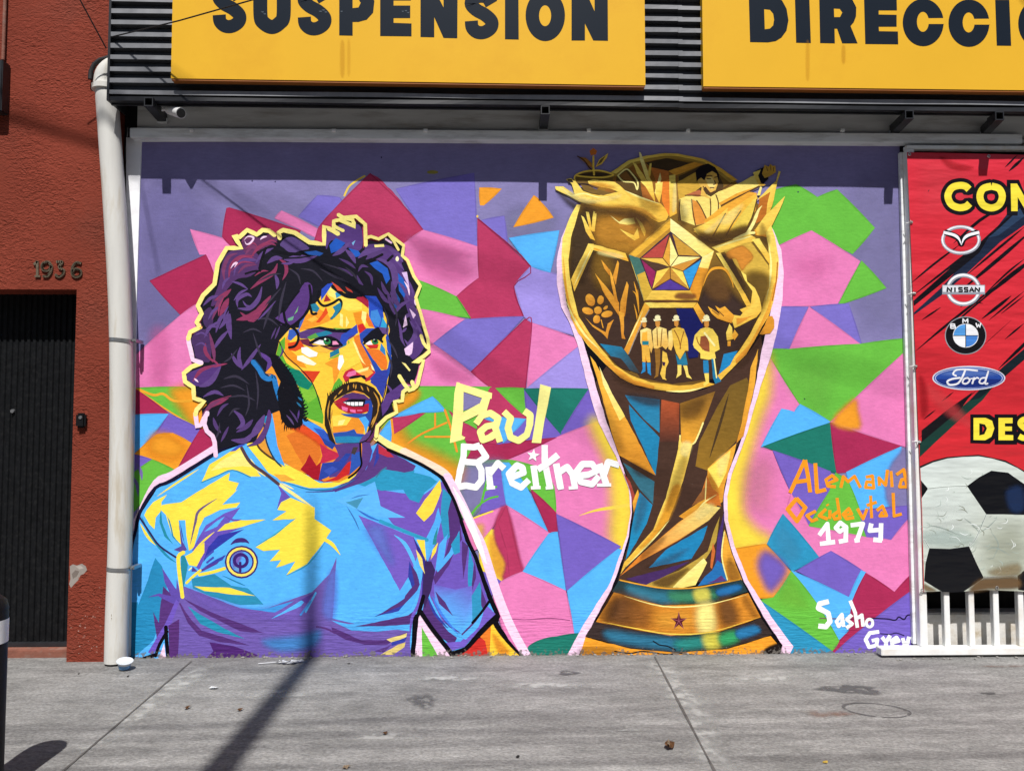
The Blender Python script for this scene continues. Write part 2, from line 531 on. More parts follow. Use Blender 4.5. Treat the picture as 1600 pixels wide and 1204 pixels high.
# --- lower left shards
P(PK, "282,492 310,473 330,560 300,606 206,607 206,560")
SO((214,110,170), "236,520 262,520 262,600 240,600", 22, .35)
P(GN, "206,606 290,604 330,620 313,672")
SO(OR, "270,610 320,610 325,680 300,662 285,640", 26, 1)
S((238,170,52), 4, "216,608 240,617 255,615 272,626 300,626")
S((238,170,52), 2.5, "212,607 250,633 290,658 312,671")
P(CD, "205,607 212,607 265,646 205,649")
P(SB, "203,648 265,646 218,702 203,712")
P(PV, "264,646 316,671 295,715 236,690")
P(OR, "210,709 245,678 270,676 300,692 280,736")
SO(OR, "240,682 262,680 290,700 270,715 235,706", 24, 1)
P(CD, "313,670 335,670 335,710 274,738")
P(PV, "204,708 240,718 212,745 204,745")
P(GN, "238,717 276,735 250,752 204,805 204,742")
S((120,108,170), 5, "212,722 220,735 222,750", tp=1)
S((120,108,170), 5, "206,742 214,756 216,775", tp=1)
P(OP, "204,820 240,760 262,745 262,990 204,1032")
P(OP, "244,985 266,985 268,1036 240,1036")
P((236,150,190), "251,1024 260,1020 262,1034 250,1034")
# --- right of the cup
P(GN, "1200,300 1244,288 1277,308 1308,296 1367,356 1332,397 1268,362 1200,390")
P(PK, "1200,392 1268,360 1344,408 1308,476 1200,481")
SO((214,108,172), "1248,408 1290,402 1285,430 1250,425", 40, .25)
P(GN, "1346,407 1385,450 1309,477")
P(V2, "1190,480 1263,479 1233,546 1190,546")
P(V2, "1266,479 1326,474 1346,536 1340,541")
P(PK, "1264,479 1344,537 1233,546")
P(PK, "1180,556 1203,554 1250,631 1241,645 1228,640 1220,640 1188,699 1208,704 1262,823 1230,805 1197,852 1120,870 1120,740")
P(GN, "1190,546 1233,545 1344,537 1418,528 1418,548 1297,659 1250,632 1203,557")
SO((128,204,84), "1230,580 1300,570 1290,640 1255,620", 40, .35)
SO(YE, "1195,560 1203,572 1202,615 1186,660 1172,710 1163,760 1163,800 1180,825 1202,840 1196,852 1145,862 1120,820 1128,740 1160,660", 34, 1)
SO((206,140,150), "1166,740 1190,715 1204,740 1198,795 1168,790", 40, .4)
P(SB, "1221,638 1232,640 1241,643 1250,631 1298,659 1189,698")
P(DG, "1297,660 1307,739 1288,733 1192,697")
P(CD, "1297,660 1409,696 1320,738 1307,739")
P(PK, "1417,546 1424,700 1408,696 1297,659")
SO(OR, "1300,660 1334,624 1340,640 1342,670", 12, .95)
P(SB, "1322,737 1408,697 1407,725 1396,745 1392,790 1345,800 1328,760")
SO(V, "1385,740 1420,700 1424,790 1390,792", 10, .9)
P(PV, "1207,703 1298,736 1296,768 1262,824 1236,770")
P(GN, "1305,738 1325,750 1345,800 1357,842 1262,823 1296,766")
P(PV, "1342,797 1421,789 1423,806 1392,844 1354,840")
P(PK, "1236,770 1264,822 1356,839 1392,843 1428,800 1432,900 1398,924 1352,895 1298,861 1280,871 1223,802 1230,790")
P(TE, "1223,802 1280,870 1238,892 1198,849")
SO((72,165,205), "1222,820 1250,860 1235,878 1212,848", 20, .5)
P(PV, "1244,891 1298,860 1351,893 1326,933")
P(SB, "1236,890 1326,932 1345,890 1353,893 1331,938 1330,975 1312,1002 1270,950")
P(CD, "1352,894 1397,924 1432,888 1432,922 1303,1022 1296,1016 1326,985 1331,938")
P(PV, "1430,917 1436,1034 1295,1034 1302,1020 1350,978")
P(GN, "1235,890 1275,940 1311,1000 1300,1016 1185,938 1206,931")
SO((132,206,74), "1232,902 1262,945 1250,950 1215,940", 20, .5)
P(OR, "1140,858 1196,849 1235,892 1208,932 1180,934 1160,900")
SO(PV, "1196,862 1222,878 1226,895 1205,922 1192,905 1185,880", 20, .95)
P(TE, "1180,932 1302,1018 1304,1036 1215,1036")
# thin spray lines and stains
for c, pts in (((150,40,78), "234,439 322,398"), ((160,44,80), "578,271 633,324 661,359"), ((150,40,78), "746,341 829,416 803,447 818,494"), ((160,40,84), "736,581 821,498"), ((160,40,84), "821,500 831,504 821,605"), ((84,160,52), "713,463 735,497"), ((150,40,78), "297,660 1409,696") ):
    if pts.startswith('297'): continue
    S(c, 1.6, pts, cap=0)
S((30,22,60), 2.2, "1360,965 1385,966 1398,968 1404,963 1412,967 1418,960 1432,961")
S((36,26,70), 1.8, "1375,989 1390,990 1400,988 1412,992")
S((150,70,120), 1.2, "784,966 820,967 860,965 890,968")
S((120,50,90), 1.2, "1280,965 1330,966 1360,965")
E((20,40,60), 1257, 623, 1.2, 1.0)
for x, y in ((394,283),(430,284),(1247,300),(596,246)): E((60,55,90), x, y, 1.1, 1.4)
E((240,205,90), 746, 338, 1.6, 2)
mp_.amp = 0; mp_.edge = False
P(BLK, "1405,226 1414,226 1424,500 1429,700 1437,1010 1437,1026 1429,1026 1421,700 1415,500")  # black strip painted in as the shaded gap beside the gate post
# --- names and year
mp_.use('name_yellow')
NY=(255,248,152)
P(NY, [(680+a/5, 580+b/5) for a, b in ((168,84),(190,88),(222,150),(218,390),(206,500),(236,514),(225,530),(115,560),(118,520),(140,330),(150,170))])
P(NY, [(680+a/5, 580+b/5) for a, b in ((175,88),(445,170),(440,215),(365,208),(218,158))])
P(NY, [(680+a/5, 580+b/5) for a, b in ((442,170),(402,308),(390,318),(335,290),(352,240),(368,204))])
P(NY, [(680+a/5, 580+b/5) for a, b in ((402,306),(215,396),(215,322),(345,250),(360,300))])
def L5(c, w, x0, y0, *strokes):
    for s in strokes:
        q = [(x0+a/5, y0+b/5) for a, b in s]; polys = []
        for i, (u, v) in enumerate(zip(q, q[1:])):
            l = math.hypot(v[0]-u[0], v[1]-u[1]) or 1
            dx, dy = (v[0]-u[0])/l, (v[1]-u[1])/l
            e0 = 0 if i else .12*w; e1 = 0 if i < len(q)-2 else .12*w
            if i: polys.append([(u[0] + .5*w*math.cos(R(t)), u[1] + .5*w*math.sin(R(t))) for t in range(0, 360, 36)])
            k0, k1 = w*.5*rnd.uniform(.93, 1.06), w*.5*rnd.uniform(.93, 1.06)
            polys.append([(u[0]-dx*e0-dy*k0, u[1]-dy*e0+dx*k0), (v[0]+dx*e1-dy*k1, v[1]+dy*e1+dx*k1), (v[0]+dx*e1+dy*k1, v[1]+dy*e1-dx*k1), (u[0]-dx*e0+dy*k0, u[1]-dy*e0-dx*k0)])
        mp_._add(polys, [[(*c, 1)]*len(_) for _ in polys], need=3)
L5(NY, 10.5, 680, 580, ((322,405),(365,345),(430,325),(492,365),(470,440),(505,545)), ((470,415),(400,430),(352,470),(372,535),(430,515),(480,480)),
   ((540,318),(590,365),(568,440),(588,515),(650,540),(715,495),(738,420),(742,340),(700,312)))
P(NY, [(680+a/5, 580+b/5) for a, b in ((820,100),(905,124),(880,260),(850,400),(826,560),(754,556),(775,430),(800,260))])
mp_.use('name_white')
L5(W, 10, 680, 580, ((225,570),(222,660),(192,790),(172,895)), ((215,585),(300,592),(345,580)), ((345,585),(398,665),(330,712),(230,705)), ((330,710),(362,770),(362,850),(318,905),(240,890),(165,905)),
   ((415,750),(430,895)), ((425,800),(490,715),(535,755)), ((590,828),(690,790),(680,750),(640,732),(575,800),(600,870),(670,905),(728,850)), ((768,740),(790,900)),
   ((855,580),(855,700),(895,900)), ((805,762),(880,715),(955,655)), ((945,725),(978,905)), ((960,790),(1030,745),(1070,800),(1090,900)),
   ((1105,815),(1195,805),(1262,775),(1225,722),(1150,722),(1098,790),(1135,860),(1225,880),(1275,820)), ((1285,725),(1335,880)), ((1320,800),(1350,705),(1432,730)))
L5(W, 5, 680, 580, ((1265,887),(1370,885)), ((1045,910),(1110,905)), ((960,912),(1000,905)), ((750,908),(820,905)), ((865,910),(918,905)), ((405,910),(465,905)), ((135,905),(190,915)))
st = []
for k in range(10):
    r_ = 10.5 if k % 2 == 0 else 4.4
    a_ = R(-90 + 36*k + 8); st.append((833 + r_*math.cos(a_), 711 + r_*math.sin(a_)))
P(W, st)
mp_.use('country_orange')
OC=(246,156,36)
L5(OC, 6.5, 1120, 640, ((685,395),(620,540),(572,645)), ((688,395),(712,520),(728,640)), ((622,562),(705,550)), ((768,420),(782,640),(850,622)))
L5(OC, 5, 1120, 640, ((860,575),(938,545),(900,512),(850,545),(865,595),(925,600)), ((968,605),(988,520),(1025,560),(1075,518),(1120,605)), ((1165,525),(1215,515),(1225,610),(1160,605),(1170,560),(1212,565)),
   ((1270,590),(1265,530),(1318,588),(1332,470)), ((1360,480),(1368,600)), ((1402,505),(1458,465),(1482,600),(1425,600),(1440,545),(1475,540)))
mp_.use('country_second')
L5(OC, 7, 1120, 640, ((622,692),(690,762),(625,868),(552,775),(622,692)))
L5(OC, 5, 1120, 640, ((770,790),(702,825),(742,868),(785,850)), ((850,775),(798,825),(862,852)), ((882,785),(880,848)), ((862,738),(866,745)), ((938,690),(962,850)), ((950,790),(905,822),(920,852),(960,845)),
   ((992,822),(1052,812),(1030,770),(985,815),(1012,850),(1068,840)), ((1098,772),(1142,850),(1172,772)), ((1200,672),(1208,842)), ((1172,745),(1245,720)), ((1250,785),(1292,750),(1325,825),(1272,828),(1292,795)), ((1375,650),(1382,828),(1440,812)))
mp_.use('year_white')
L5(W, 7, 1120, 640, ((800,975),(862,890),(872,1030)), ((808,1045),(918,1030)), ((1010,915),(962,880),(928,920),(960,950),(1008,915),(1005,1010)), ((955,1028),(1018,1015)), ((1048,900),(1140,888),(1095,1015)), ((1078,1020),(1110,1015)),
   ((1205,890),(1192,942),(1280,935)), ((1282,888),(1278,1015)), ((1225,1012),(1285,1018)))
mp_.use('signature_white')
L5(W, 8, 1120, 800, ((868,695),(800,712),(790,745),(868,785),(882,850),(850,890),(795,885)))
L5(W, 5.5, 1120, 800, ((970,800),(932,850),(950,888),(978,850),(975,795),(988,888)), ((1050,800),(1012,835),(1055,868),(1012,900)), ((1040,690),(1078,780),(1095,895)), ((1098,822),(1130,800),(1140,885)))
mp_.ring(W, 1120+1190/5, 800+862/5, 5, 6, 4.6)
mp_.use('signature_second')
L5(W, 6, 1120, 800, ((1262,930),(1192,940),(1160,990),(1188,1050),(1245,1035),(1252,990),(1212,1000)), ((1290,975),(1320,1012),(1350,962)), ((1320,1012),(1318,1058)), ((1362,1020),(1418,1002),(1400,975),(1362,1000),(1372,1050),(1418,1050)), ((1450,982),(1462,1028),(1490,1005),(1498,972)), ((1492,1010),(1462,1058)))
# ---------------------------------------------------------------- the golden cup
PL_=(240,168,54); FY0=(250,226,130)
mp_.use('cup')
mp_.amp = .45
mp_.shaded = {GB: ((255,232,112),(236,180,60)), GM: ((252,190,66),(214,140,44)), GP: ((255,248,172),(252,224,104)), BO: ((160,120,44),(104,78,36)), PL_: ((246,180,62),(206,132,44)), FY0: ((255,236,150),(226,172,74))}
P(OP, "886,352 877,372 870,405 870,445 877,480 891,507 901,535 909,567 917,600 935,660 962,712 982,762 985,800 979,837 967,870 953,910 911,975 882,1030 1228,1032 1239,1009 1210,970 1168,905 1147,852 1137,812 1136,775 1143,740 1167,675 1187,605 1204,556 1212,525 1216,505 1222,470 1224,430 1220,390 1208,360 1190,330 930,330")
P(BLK, "886,360 880,400 881,440 886,480 912,535 930,600 948,660 967,712 986,768 987,800 982,837 972,872 955,920 930,965 902,1028 1215,1028 1222,1007 1192,962 1162,908 1142,857 1131,812 1130,775 1137,740 1162,675 1180,600 1190,545 1207,470 1214,410 1205,360")
SO((60,52,48), "870,297 900,318 945,330 985,335 1020,350 1030,360 950,340 900,328", 10, .8)
# bowl
P(BO, "900,325 940,290 985,256 1039,244 1100,255 1150,285 1195,330 1208,380 1208,430 1196,480 1172,525 1130,575 1095,600 1040,606 1000,597 945,560 905,505 886,440 884,390")
SO((74,54,36), "890,420 920,390 985,405 1010,470 975,545 930,530 900,490", 26, 1)
SO((140,104,38), "925,400 950,395 960,430 945,450 930,440", 24, .7)
SO((70,54,36), "893,345 925,330 930,380 905,440 892,420", 20, .9)
SO((62,46,40), "1090,470 1120,440 1165,480 1180,490 1172,525 1130,575 1100,590 1080,560", 16, 1)
P((68,48,38), "1012,480 1085,480 1105,510 1125,590 1050,600 1000,590 978,556")
P((66,48,40), "905,500 935,490 985,490 981,552 940,545 925,525")
# upper left panel
SO((192,134,46), "935,342 1000,332 1020,360 990,392 935,378", 20, .9)
SO((196,140,50), "945,380 985,378 985,392 955,390", 12, .6)
for pts in ("908,337 912,340 930,376 922,373 915,362", "915,331 920,332 925,360 922,362", "927,330 932,333 929,362 924,362"): P(GB, pts)
P(GP, "953,337 967,347 975,342 990,341 993,350 980,352 968,350")
P((190,130,50), "966,350 980,352 993,350 990,360 978,360 968,355")
P(GB, "968,358 990,368 996,357 999,372 991,376 980,369")
P(GB, "993,340 1003,349 1009,362 1007,370 1003,362")
S(GD, 2, "930,333 960,330 985,332 1005,340 1018,352")
# top panel
P((150,100,40), "930,318 962,276 985,256 1040,247 1058,270 1058,335 1040,340 1000,318")
SO((196,118,48), "985,300 1010,290 1024,312 1000,316", 12, .8)
P((96,72,34), "963,276 980,262 1000,282 1005,320 960,300")
P((74,58,36), "1008,255 1040,247 1078,256 1044,268 1017,262")
P((202,118,50), "1016,262 1044,268 1046,300 1046,339 1040,330 1033,300 1025,285")
P((232,130,46), "1034,285 1045,280 1046,338 1040,330 1034,315")
P((84,64,36), "1060,276 1103,256 1118,264 1130,290 1120,340 1062,345")
P(GM, "1044,268 1081,255 1098,250 1103,256 1055,275")
P(GB, "1045,275 1055,273 1057,334 1046,340")
P((176,142,60), "954,270 982,251 1010,244 1039,240 1060,241 1095,248 1101,250 1127,264 1152,282 1141,287 1125,274 1098,257 1060,249 1040,248 1012,253 988,259 962,277")
P(GB, "954,270 982,251 1010,244 1039,240 1060,241 1095,248 1101,250 1127,264 1152,282 1145,283 1125,269 1098,253 1060,245 1040,244 1012,248 986,255 962,272")
P(GP, "998,238 1001,239 1006,252 1017,283 1010,282 1000,252")
P(GB, "988,254 993,256 1010,282 1022,315 1008,292 995,272")
P(GB, "1015,256 1018,256 1016,275 1014,280 1012,270")
P(GP, "1031,270 1033,280 1026,306 1022,302")
P(GB, "1024,287 1035,285 1034,300 1030,318 1024,306")
P(GB, "1000,284 1018,282 1024,319 1018,306 1010,294")
S(GP, 2.2, "965,275 978,265 987,272 996,285 995,297 990,286 974,284 965,275")
P((140,96,44), "968,275 978,268 990,284 974,282")
# man with raised arm
P((214,170,64), "1058,285 1090,268 1098,290 1080,305 1060,312")
P((250,226,120), "1060,312 1075,306 1095,300 1110,308 1122,300 1140,293 1160,284 1172,277 1186,272 1192,283 1186,290 1150,308 1126,323 1122,337 1100,350 1085,353 1064,345")
P((190,110,70), "1072,305 1092,297 1104,306 1090,308")
P((228,150,60), "1080,312 1090,316 1104,340 1100,350 1086,352 1082,340")
P(GM, "1122,318 1150,303 1180,292 1150,310 1126,323")
for pts in ("1080,312 1082,330 1086,352", "1088,314 1095,325 1103,342", "1109,310 1110,325 1109,345", "1118,305 1122,318 1121,336", "1122,298 1135,292 1143,286", "1126,322 1150,309 1186,292", "1070,306 1092,306 1104,308", "1062,312 1060,345"): S((98,66,36), 1.8, pts)
P((232,186,84), "1089,278 1098,274 1108,267 1119,269 1122,285 1117,300 1110,302 1102,292 1098,296 1104,306 1112,312 1094,306 1096,294 1091,288")
P((250,224,130), "1102,280 1112,277 1118,290 1112,297 1105,290")
P((32,24,26), "1086,268 1094,260 1106,256 1117,262 1123,273 1122,284 1119,272 1112,268 1104,272 1100,283 1095,278 1091,281 1088,285")
for pts in ("1103,276 1108,275 1112,276", "1116,278 1120,277", "1104,280 1110,280", "1116,283 1117,288 1114,289", "1109,294 1115,294", "1098,292 1105,300 1110,302 1117,299"): S((90,56,36), 1.6, pts)
P((28,22,28), "1180,268 1193,262 1200,280 1190,290 1183,280")
P(GB, "1176,270 1188,266 1184,275 1188,287 1196,289 1193,291 1186,291 1181,284")
P((206,160,60), "1190,272 1194,258 1200,261 1203,257 1207,260 1211,259 1212,270 1202,276 1194,279")
for pts in ("1197,262 1199,268", "1203,260 1204,267", "1208,262 1208,268"): S((120,86,36), 1.2, pts)
# leaves to the right
P(GM, "1100,345 1125,325 1170,300 1182,302 1180,330 1150,365 1110,372")
P(GP, "1187,292 1190,293 1187,306 1182,306")
P((190,112,40), "1186,310 1205,290 1205,325 1190,345 1180,350")
P(GB, "1180,315 1212,283 1216,268 1219,269 1214,284 1206,322 1196,345 1198,320 1203,300")
P(GM, "1205,340 1200,372 1180,368 1178,360")
P(GB, "1226,307 1222,318 1212,340 1206,352 1196,367 1182,368 1180,358 1196,336")
P((244,190,66), "1083,362 1110,346 1130,335 1156,318 1180,303 1183,310 1176,338 1164,352 1168,372 1110,378")
P(GB, "1083,358 1100,350 1124,336 1133,328 1137,325 1135,333 1118,360 1108,373 1090,368")
P(GB, "1112,370 1140,330 1157,319 1150,335 1133,366 1124,374")
P((236,206,84), "1135,370 1160,332 1182,306 1178,330 1164,360 1150,368")
SO((120,90,36), "1090,366 1130,362 1165,352 1168,368 1120,378", 10, .8)
for pts in ("1113,370 1125,348 1133,334", "1134,368 1145,348 1157,330", "1166,362 1176,335 1182,312"): S((84,60,32), 1.8, pts)
S(GP, 5, "1165,368 1176,350 1184,330 1190,322", tp=2)
S(GP, 4, "1146,375 1165,366 1178,364")
# rim of the bowl
rimo = "901,320 888,345 879,372 877,401 879,432 884,464 892,495 903,520 918,540 947,570 969,590 991,601 1022,608 1060,613 1077,612 1095,607 1117,600"
rimi = "1100,596 1082,601 1060,602 1016,597 985,586 960,570 935,540 922,522 904,495 896,464 890,432 888,407 892,372 900,345 907,321"
P(GB, rimo + " " + rimi)
P(GM, "891,495 903,520 925,546 947,570 969,590 991,601 1022,608 1022,603 990,594 962,575 935,548 912,515 898,490")
S(GP, 3.5, "884,470 898,500 915,525 935,545", tp=1)
S(GP, 3, "1040,611 1070,611 1100,605", tp=1)
S(GM, 3, "880,400 883,440 888,470 898,498", tp=1)
P(GB, "1118,600 1127,592 1152,567 1165,554 1177,534 1190,510 1201,492 1208,470 1215,432 1216,405 1210,370 1204,352 1196,364 1200,385 1201,420 1198,450 1188,490 1172,521 1155,547 1140,567 1120,587 1117,592")
P(GM, "1150,568 1165,554 1177,534 1190,510 1203,485 1212,440 1208,445 1198,483 1184,512 1170,538 1148,562")
S(GP, 3, "1200,380 1204,410 1202,440 1196,470", tp=1)
S((190,110,40), 2, "1214,410 1212,440 1206,470")
# hand carrying a plant pot
P((118,92,44), "897,275 925,267 945,268 958,273 957,284 925,288 900,287")
P((70,54,36), "903,274 925,270 945,271 953,274 935,277 910,277")
S(GB, 2.5, "899,286 898,276 912,269 935,267 955,272 957,275 940,278 915,277 900,275", n=3)
S(GB, 3, "927,245 927,260 928,274")
P((208,120,50), "921,236 927,231 933,236 931,242 923,243")
P((176,120,52), "903,246 915,247 924,255 926,264 916,257")
P(GB, "950,240 948,247 940,257 930,262 936,250")
P((126,100,50), "946,244 940,254 933,259 938,250")
S((88,60,40), 2, "902,245 912,251 920,262 924,266")
P(GB, "867,292 880,292 890,299 898,306 893,288 884,281 892,279 901,286 907,294 911,299 925,304 935,306 945,305 955,303 965,300 955,296 935,292 920,288 918,284 927,281 945,283 960,285 968,290 976,298 995,307 1012,313 1032,319 1040,328 1044,337 1040,345 1029,348 1017,342 1004,331 985,326 965,325 947,325 922,321 904,315 890,307 868,297")
P((124,96,46), "907,289 919,290 930,296 956,302 942,306 922,302 912,298")
SO((226,160,52), "922,288 940,287 960,294 940,294", 8, .7)
SO((196,140,50), "905,312 945,322 985,322 1010,330 1025,344 1010,338 980,326 940,326", 7, .8)
S(GP, 2.5, "870,292 880,296 892,306 912,303 935,309 957,307", tp=1)
S(GP, 2.5, "975,298 1000,309 1030,319", tp=1)
P((60,48,36), "886,281 893,281 896,286 888,286")
# hexagon sticks
P(GB, "919,381 928,382 926,392 897,456 892,437")
S(GP, 3, "897,446 924,388", tp=1)
P(GB, "920,381 930,383 977,396 982,409 926,391")
S(GM, 3, "928,389 980,406")
P(GB, "1111,387 1170,366 1180,372 1178,377 1125,396")
P(GB, "1174,374 1186,373 1202,399 1202,414")
S(GP, 3, "1115,388 1150,376 1175,369", tp=1)
P((214,176,70), "1130,392 1172,378 1200,415 1201,450 1185,475 1170,440")
P((76,58,36), "1118,398 1140,398 1155,430 1176,462 1168,474")
SO((110,84,36), "1165,430 1200,432 1196,470 1178,490", 16, .9)
SO((214,140,52), "1135,395 1155,385 1165,388 1176,402 1165,415 1158,422 1150,405 1138,404", 5, 1)
P(GB, "1118,396 1125,395 1150,436 1173,476 1166,479 1144,440")
# left plants
PL=(240,168,54)
for pts in ("929,427 940,440 967,473 967,494 946,463", "979,440 982,446 976,495 968,490 969,472", "952,420 957,432 966,475 960,470 955,445", "965,407 967,412 962,446 957,432", "939,406 953,423 952,431 944,420", "966,486 975,490 974,522 977,530 971,529 969,505"): P(PL, pts)
for x, y, a, b, r_ in ((934,485,6,6,0),(922,469,7,10,-25),(938,469,5,7,10),(918,486,9,5.5,18),(948,491,9,5,-12),(946,481,4,2.5,-40),(932,499,5.5,6.5,10)): E(PL, x, y, a, b, r_)
P(PL, "914,496 925,507 940,516 946,519 949,506 959,499 955,507 951,518 949,530 946,526 940,520 926,511")
S(GM, 1.5, "939,500 942,512")
for pts in ("990,440 994,455 998,475", "988,455 994,462 998,490", "990,475 994,490 995,500", "996,452 997,475 998,490"): S(GM, 2, pts, tp=1)
# pentagon and star
P(GB, "982,398 1047,342 1115,393 1090,471 1006,471")
P(GP, "1047,342 1115,393 1096,402 1047,364")
P((190,140,50), "982,398 1047,342 1047,364 1000,404")
P((234,180,60), "985,397 1047,345 1047,356 992,402")
P((70,116,106), "982,398 1000,404 1019,453 1006,471")
P((216,176,64), "995,430 1008,424 1019,453 1006,471")
P((222,150,46), "1096,402 1115,393 1090,471 1077,453")
P(GP, "1096,402 1115,392 1106,420 1091,418")
SO((130,80,46), "1060,458 1085,460 1082,468 1055,466", 6, .8)
P((60,44,60), "1047,362 1097,402 1077,454 1018,454 999,404")
P((184,74,66), "1003,403 1045,367 1035,403")
P((152,42,92), "1002,406 1024,425 1018,450")
P((84,60,150), "1022,453 1046,437 1074,453")
P((52,156,222), "1095,406 1077,451 1067,424")
P((206,156,58), "1050,366 1093,400 1060,399")
ST=[(1046,368),(1059,400.5),(1095,402),(1066.5,424),(1076.5,453),(1047,436),(1018.5,452.5),(1025.5,423.5),(999.5,403.5),(1035,403.5)]
cs=[(255,246,156),(232,170,56)]
for k in range(10):
    a_, b_ = ST[k], ST[(k+1) % 10]
    col = [(255,244,150),(255,246,160),(214,150,60),(250,220,96),(200,146,58),(196,140,50),(250,214,90),(84,60,46),(240,196,84),(228,166,62)][k]
    P(col, [a_, b_, (1046.5,417.5)])
S((96,64,36), 1.4, [ST[k] for k in range(10)] + [ST[0]], raw=True)
for k in (1,3,5,7,9): S((96,64,36), 1.2, [ST[k], (1046.5,417.5)])
# lower sticks
P((104,70,36), "1006,469 1090,469 1089,474 1007,474")
P(GB, "1007,473 1088,473 1083,481 1015,481")
P(GM, "1007,473 1015,480 981,554 975,546")
S(GP, 2, "1004,486 978,540", tp=1)
S((150,140,130), 1.5, "1014,484 1000,510 982,553")
P(GM, "1089,473 1083,481 1096,506 1103,495")
# figures
P((28,32,96), "1056,482 1081,482 1098,508 1090,558 1076,560")
SO((120,84,46), "1098,440 1112,420 1125,420 1140,450 1135,470 1110,465", 14, .6)
S(GM, 4, "1098,447 1104,431 1112,421 1125,419 1135,424 1143,440 1145,450", tp=1)
FY=(250,226,130)
def hat(x, y, s=1.0):
    E((255,248,190), x, y, 4.6*s, 4*s); P((255,250,196), [(x-7*s,y+3*s),(x+5*s,y+2*s),(x+6*s,y+5*s),(x-6*s,y+6.5*s)])
    P((218,150,66), [(x-4*s,y+6*s),(x+4*s,y+6*s),(x+4*s,y+13*s),(x+1*s,y+17*s),(x-3*s,y+14*s)])
P(FY, "1000,516 1010,512 1017,515 1020,540 1017,552 1013,540 1003,542 1000,535")
P(GM, "1003,520 1011,518 1013,560 1008,566 1003,560 1002,540"); P((40,128,140), "1003,533 1013,533 1013,539 1003,539")
P((234,180,70), "1003,541 1014,541 1016,566 1011,566 1008,555 1007,566 1003,565")
P((46,140,200), "1003,566 1008,566 1008,580 1001,584 1004,576"); P((46,140,200), "1010,567 1016,567 1016,578 1017,587 1012,583")
hat(1006,499,.8)
P(FY, "1019,517 1027,510 1034,512 1041,514 1044,540 1040,546 1034,541 1026,545 1021,544")
for pts in ("1026,513 1027,540", "1034,514 1032,541"): S((140,96,40), 1.5, pts)
P((150,106,44), "1022,544 1031,545 1031,568 1028,588 1021,591 1024,586 1024,570"); P((238,196,80), "1035,548 1041,552 1044,566 1040,575 1039,590 1041,594 1035,592 1031,584 1034,572")
P((60,34,70), "1034,565 1039,566 1038,572 1035,571")
hat(1027,496,.95)
P(FY, "1044,518 1050,515 1051,540 1048,548 1044,545"); P((232,188,72), "1049,514 1058,511 1068,514 1074,530 1075,548 1070,548 1062,562 1056,552 1052,540")
S((150,100,40), 1.5, "1053,516 1060,530 1063,545"); S((150,100,40), 1.5, "1068,518 1064,532 1062,545")
P((40,120,150), "1055,553 1062,562 1070,550 1074,570 1066,571 1058,569"); P((248,220,110), "1058,570 1064,570 1064,585 1056,591 1058,582"); P((248,220,110), "1067,571 1073,571 1075,584 1081,592 1072,589")
hat(1056,496,.9)
P((246,214,92), "1085,524 1094,514 1104,511 1113,514 1121,526 1124,546 1116,550 1118,560 1106,562 1094,560 1094,552 1084,543 1082,538")
P((150,84,52), "1094,526 1103,524 1108,536 1108,550 1100,548 1093,540"); S((150,90,40), 1.6, "1088,527 1090,535 1098,546"); S((255,246,170), 3, "1100,520 1108,530 1116,540")
P((40,130,180), "1098,563 1106,563 1107,583 1099,583"); P((250,220,100), "1100,583 1107,583 1107,598 1100,604 1098,600 1102,596")
P((36,120,160), "1111,560 1116,562 1119,585 1128,597 1127,602 1118,602 1113,590")
S(GP, 2, "1115,560 1119,590")
hat(1103,496,1.0)
# blue wedges, map and hand
G((36,134,178), (60,60,60), (950,540), (975,585), "937,537 971,542 981,555 1000,584 992,582 966,570 950,552")
P((66,48,40), "950,556 970,560 985,580 970,575")
P((36,134,190), "1130,553 1152,548 1140,570 1122,585")
P(GB, "1157,424 1165,430 1167,440 1179,450 1186,466 1189,481 1189,486 1181,496 1147,513 1141,496 1146,492 1156,494 1160,489 1155,484 1165,480 1172,477 1175,455 1163,438")
P((222,150,52), "1150,497 1160,497 1178,492 1160,503 1150,508")
P(GM, "1105,479 1115,485 1125,492 1117,478 1124,482 1132,479 1140,487 1147,493 1142,505 1132,502 1120,498 1111,490")
for pts in ("1112,485 1122,492", "1122,486 1130,494"): S((120,80,40), 1.5, pts)
P(GB, "1139,506 1143,512 1145,530 1135,532 1134,520"); P(GM, "1147,515 1153,523 1147,532 1143,525"); P(GM, "1136,533 1141,533 1141,541 1136,541")
P((222,150,48), "1199,494 1206,494 1209,500 1209,512 1203,521 1190,523 1186,522 1194,508")
# stem
P(BR, "930,598 947,572 969,592 1000,606 1060,615 1100,608 1125,596 1165,556 1188,524 1190,540 1178,600 1160,675 1135,740 1128,775 1130,812 1142,862 1160,908 965,908 975,870 986,837 989,800 987,768 969,712 950,660")
P(GM, "922,556 930,566 945,595 952,612 980,657 1024,742 1004,732 967,711 955,675 938,610")
P(GP, "936,572 944,590 956,615 976,650 968,657 958,636 942,600")
G((40,118,156), (46,136,176), (1000,618), (1000,675), "976,617 1000,620 1030,624 1030,676 1006,655 984,630")
SO((60,60,66), "980,616 1028,622 1028,634 1000,630", 10, .6)
P((36,132,176), "982,632 1006,658 1030,683 1024,742 985,657")
G((176,84,48), (84,52,42), (1045,635), (1045,668), "1033,624 1061,630 1060,690 1030,690")
G((130,94,40), (240,170,54), (1090,620), (1075,690), "1062,630 1117,611 1103,650 1090,681 1082,692 1064,692")
S(GP, 2.5, "1062,680 1064,693 1082,693 1090,680 1098,660")
P(GB, "1062,680 1064,692 1082,692 1077,710 1067,750 1045,810 1020,840 977,885 969,896 975,877 1020,827 1040,777 1057,710")
SO(GM, "1040,790 1052,760 1062,762 1045,808 1022,836 1000,855 1024,826", 8, .9)
S(GP, 2, "1045,812 1020,842 978,884", tp=1)
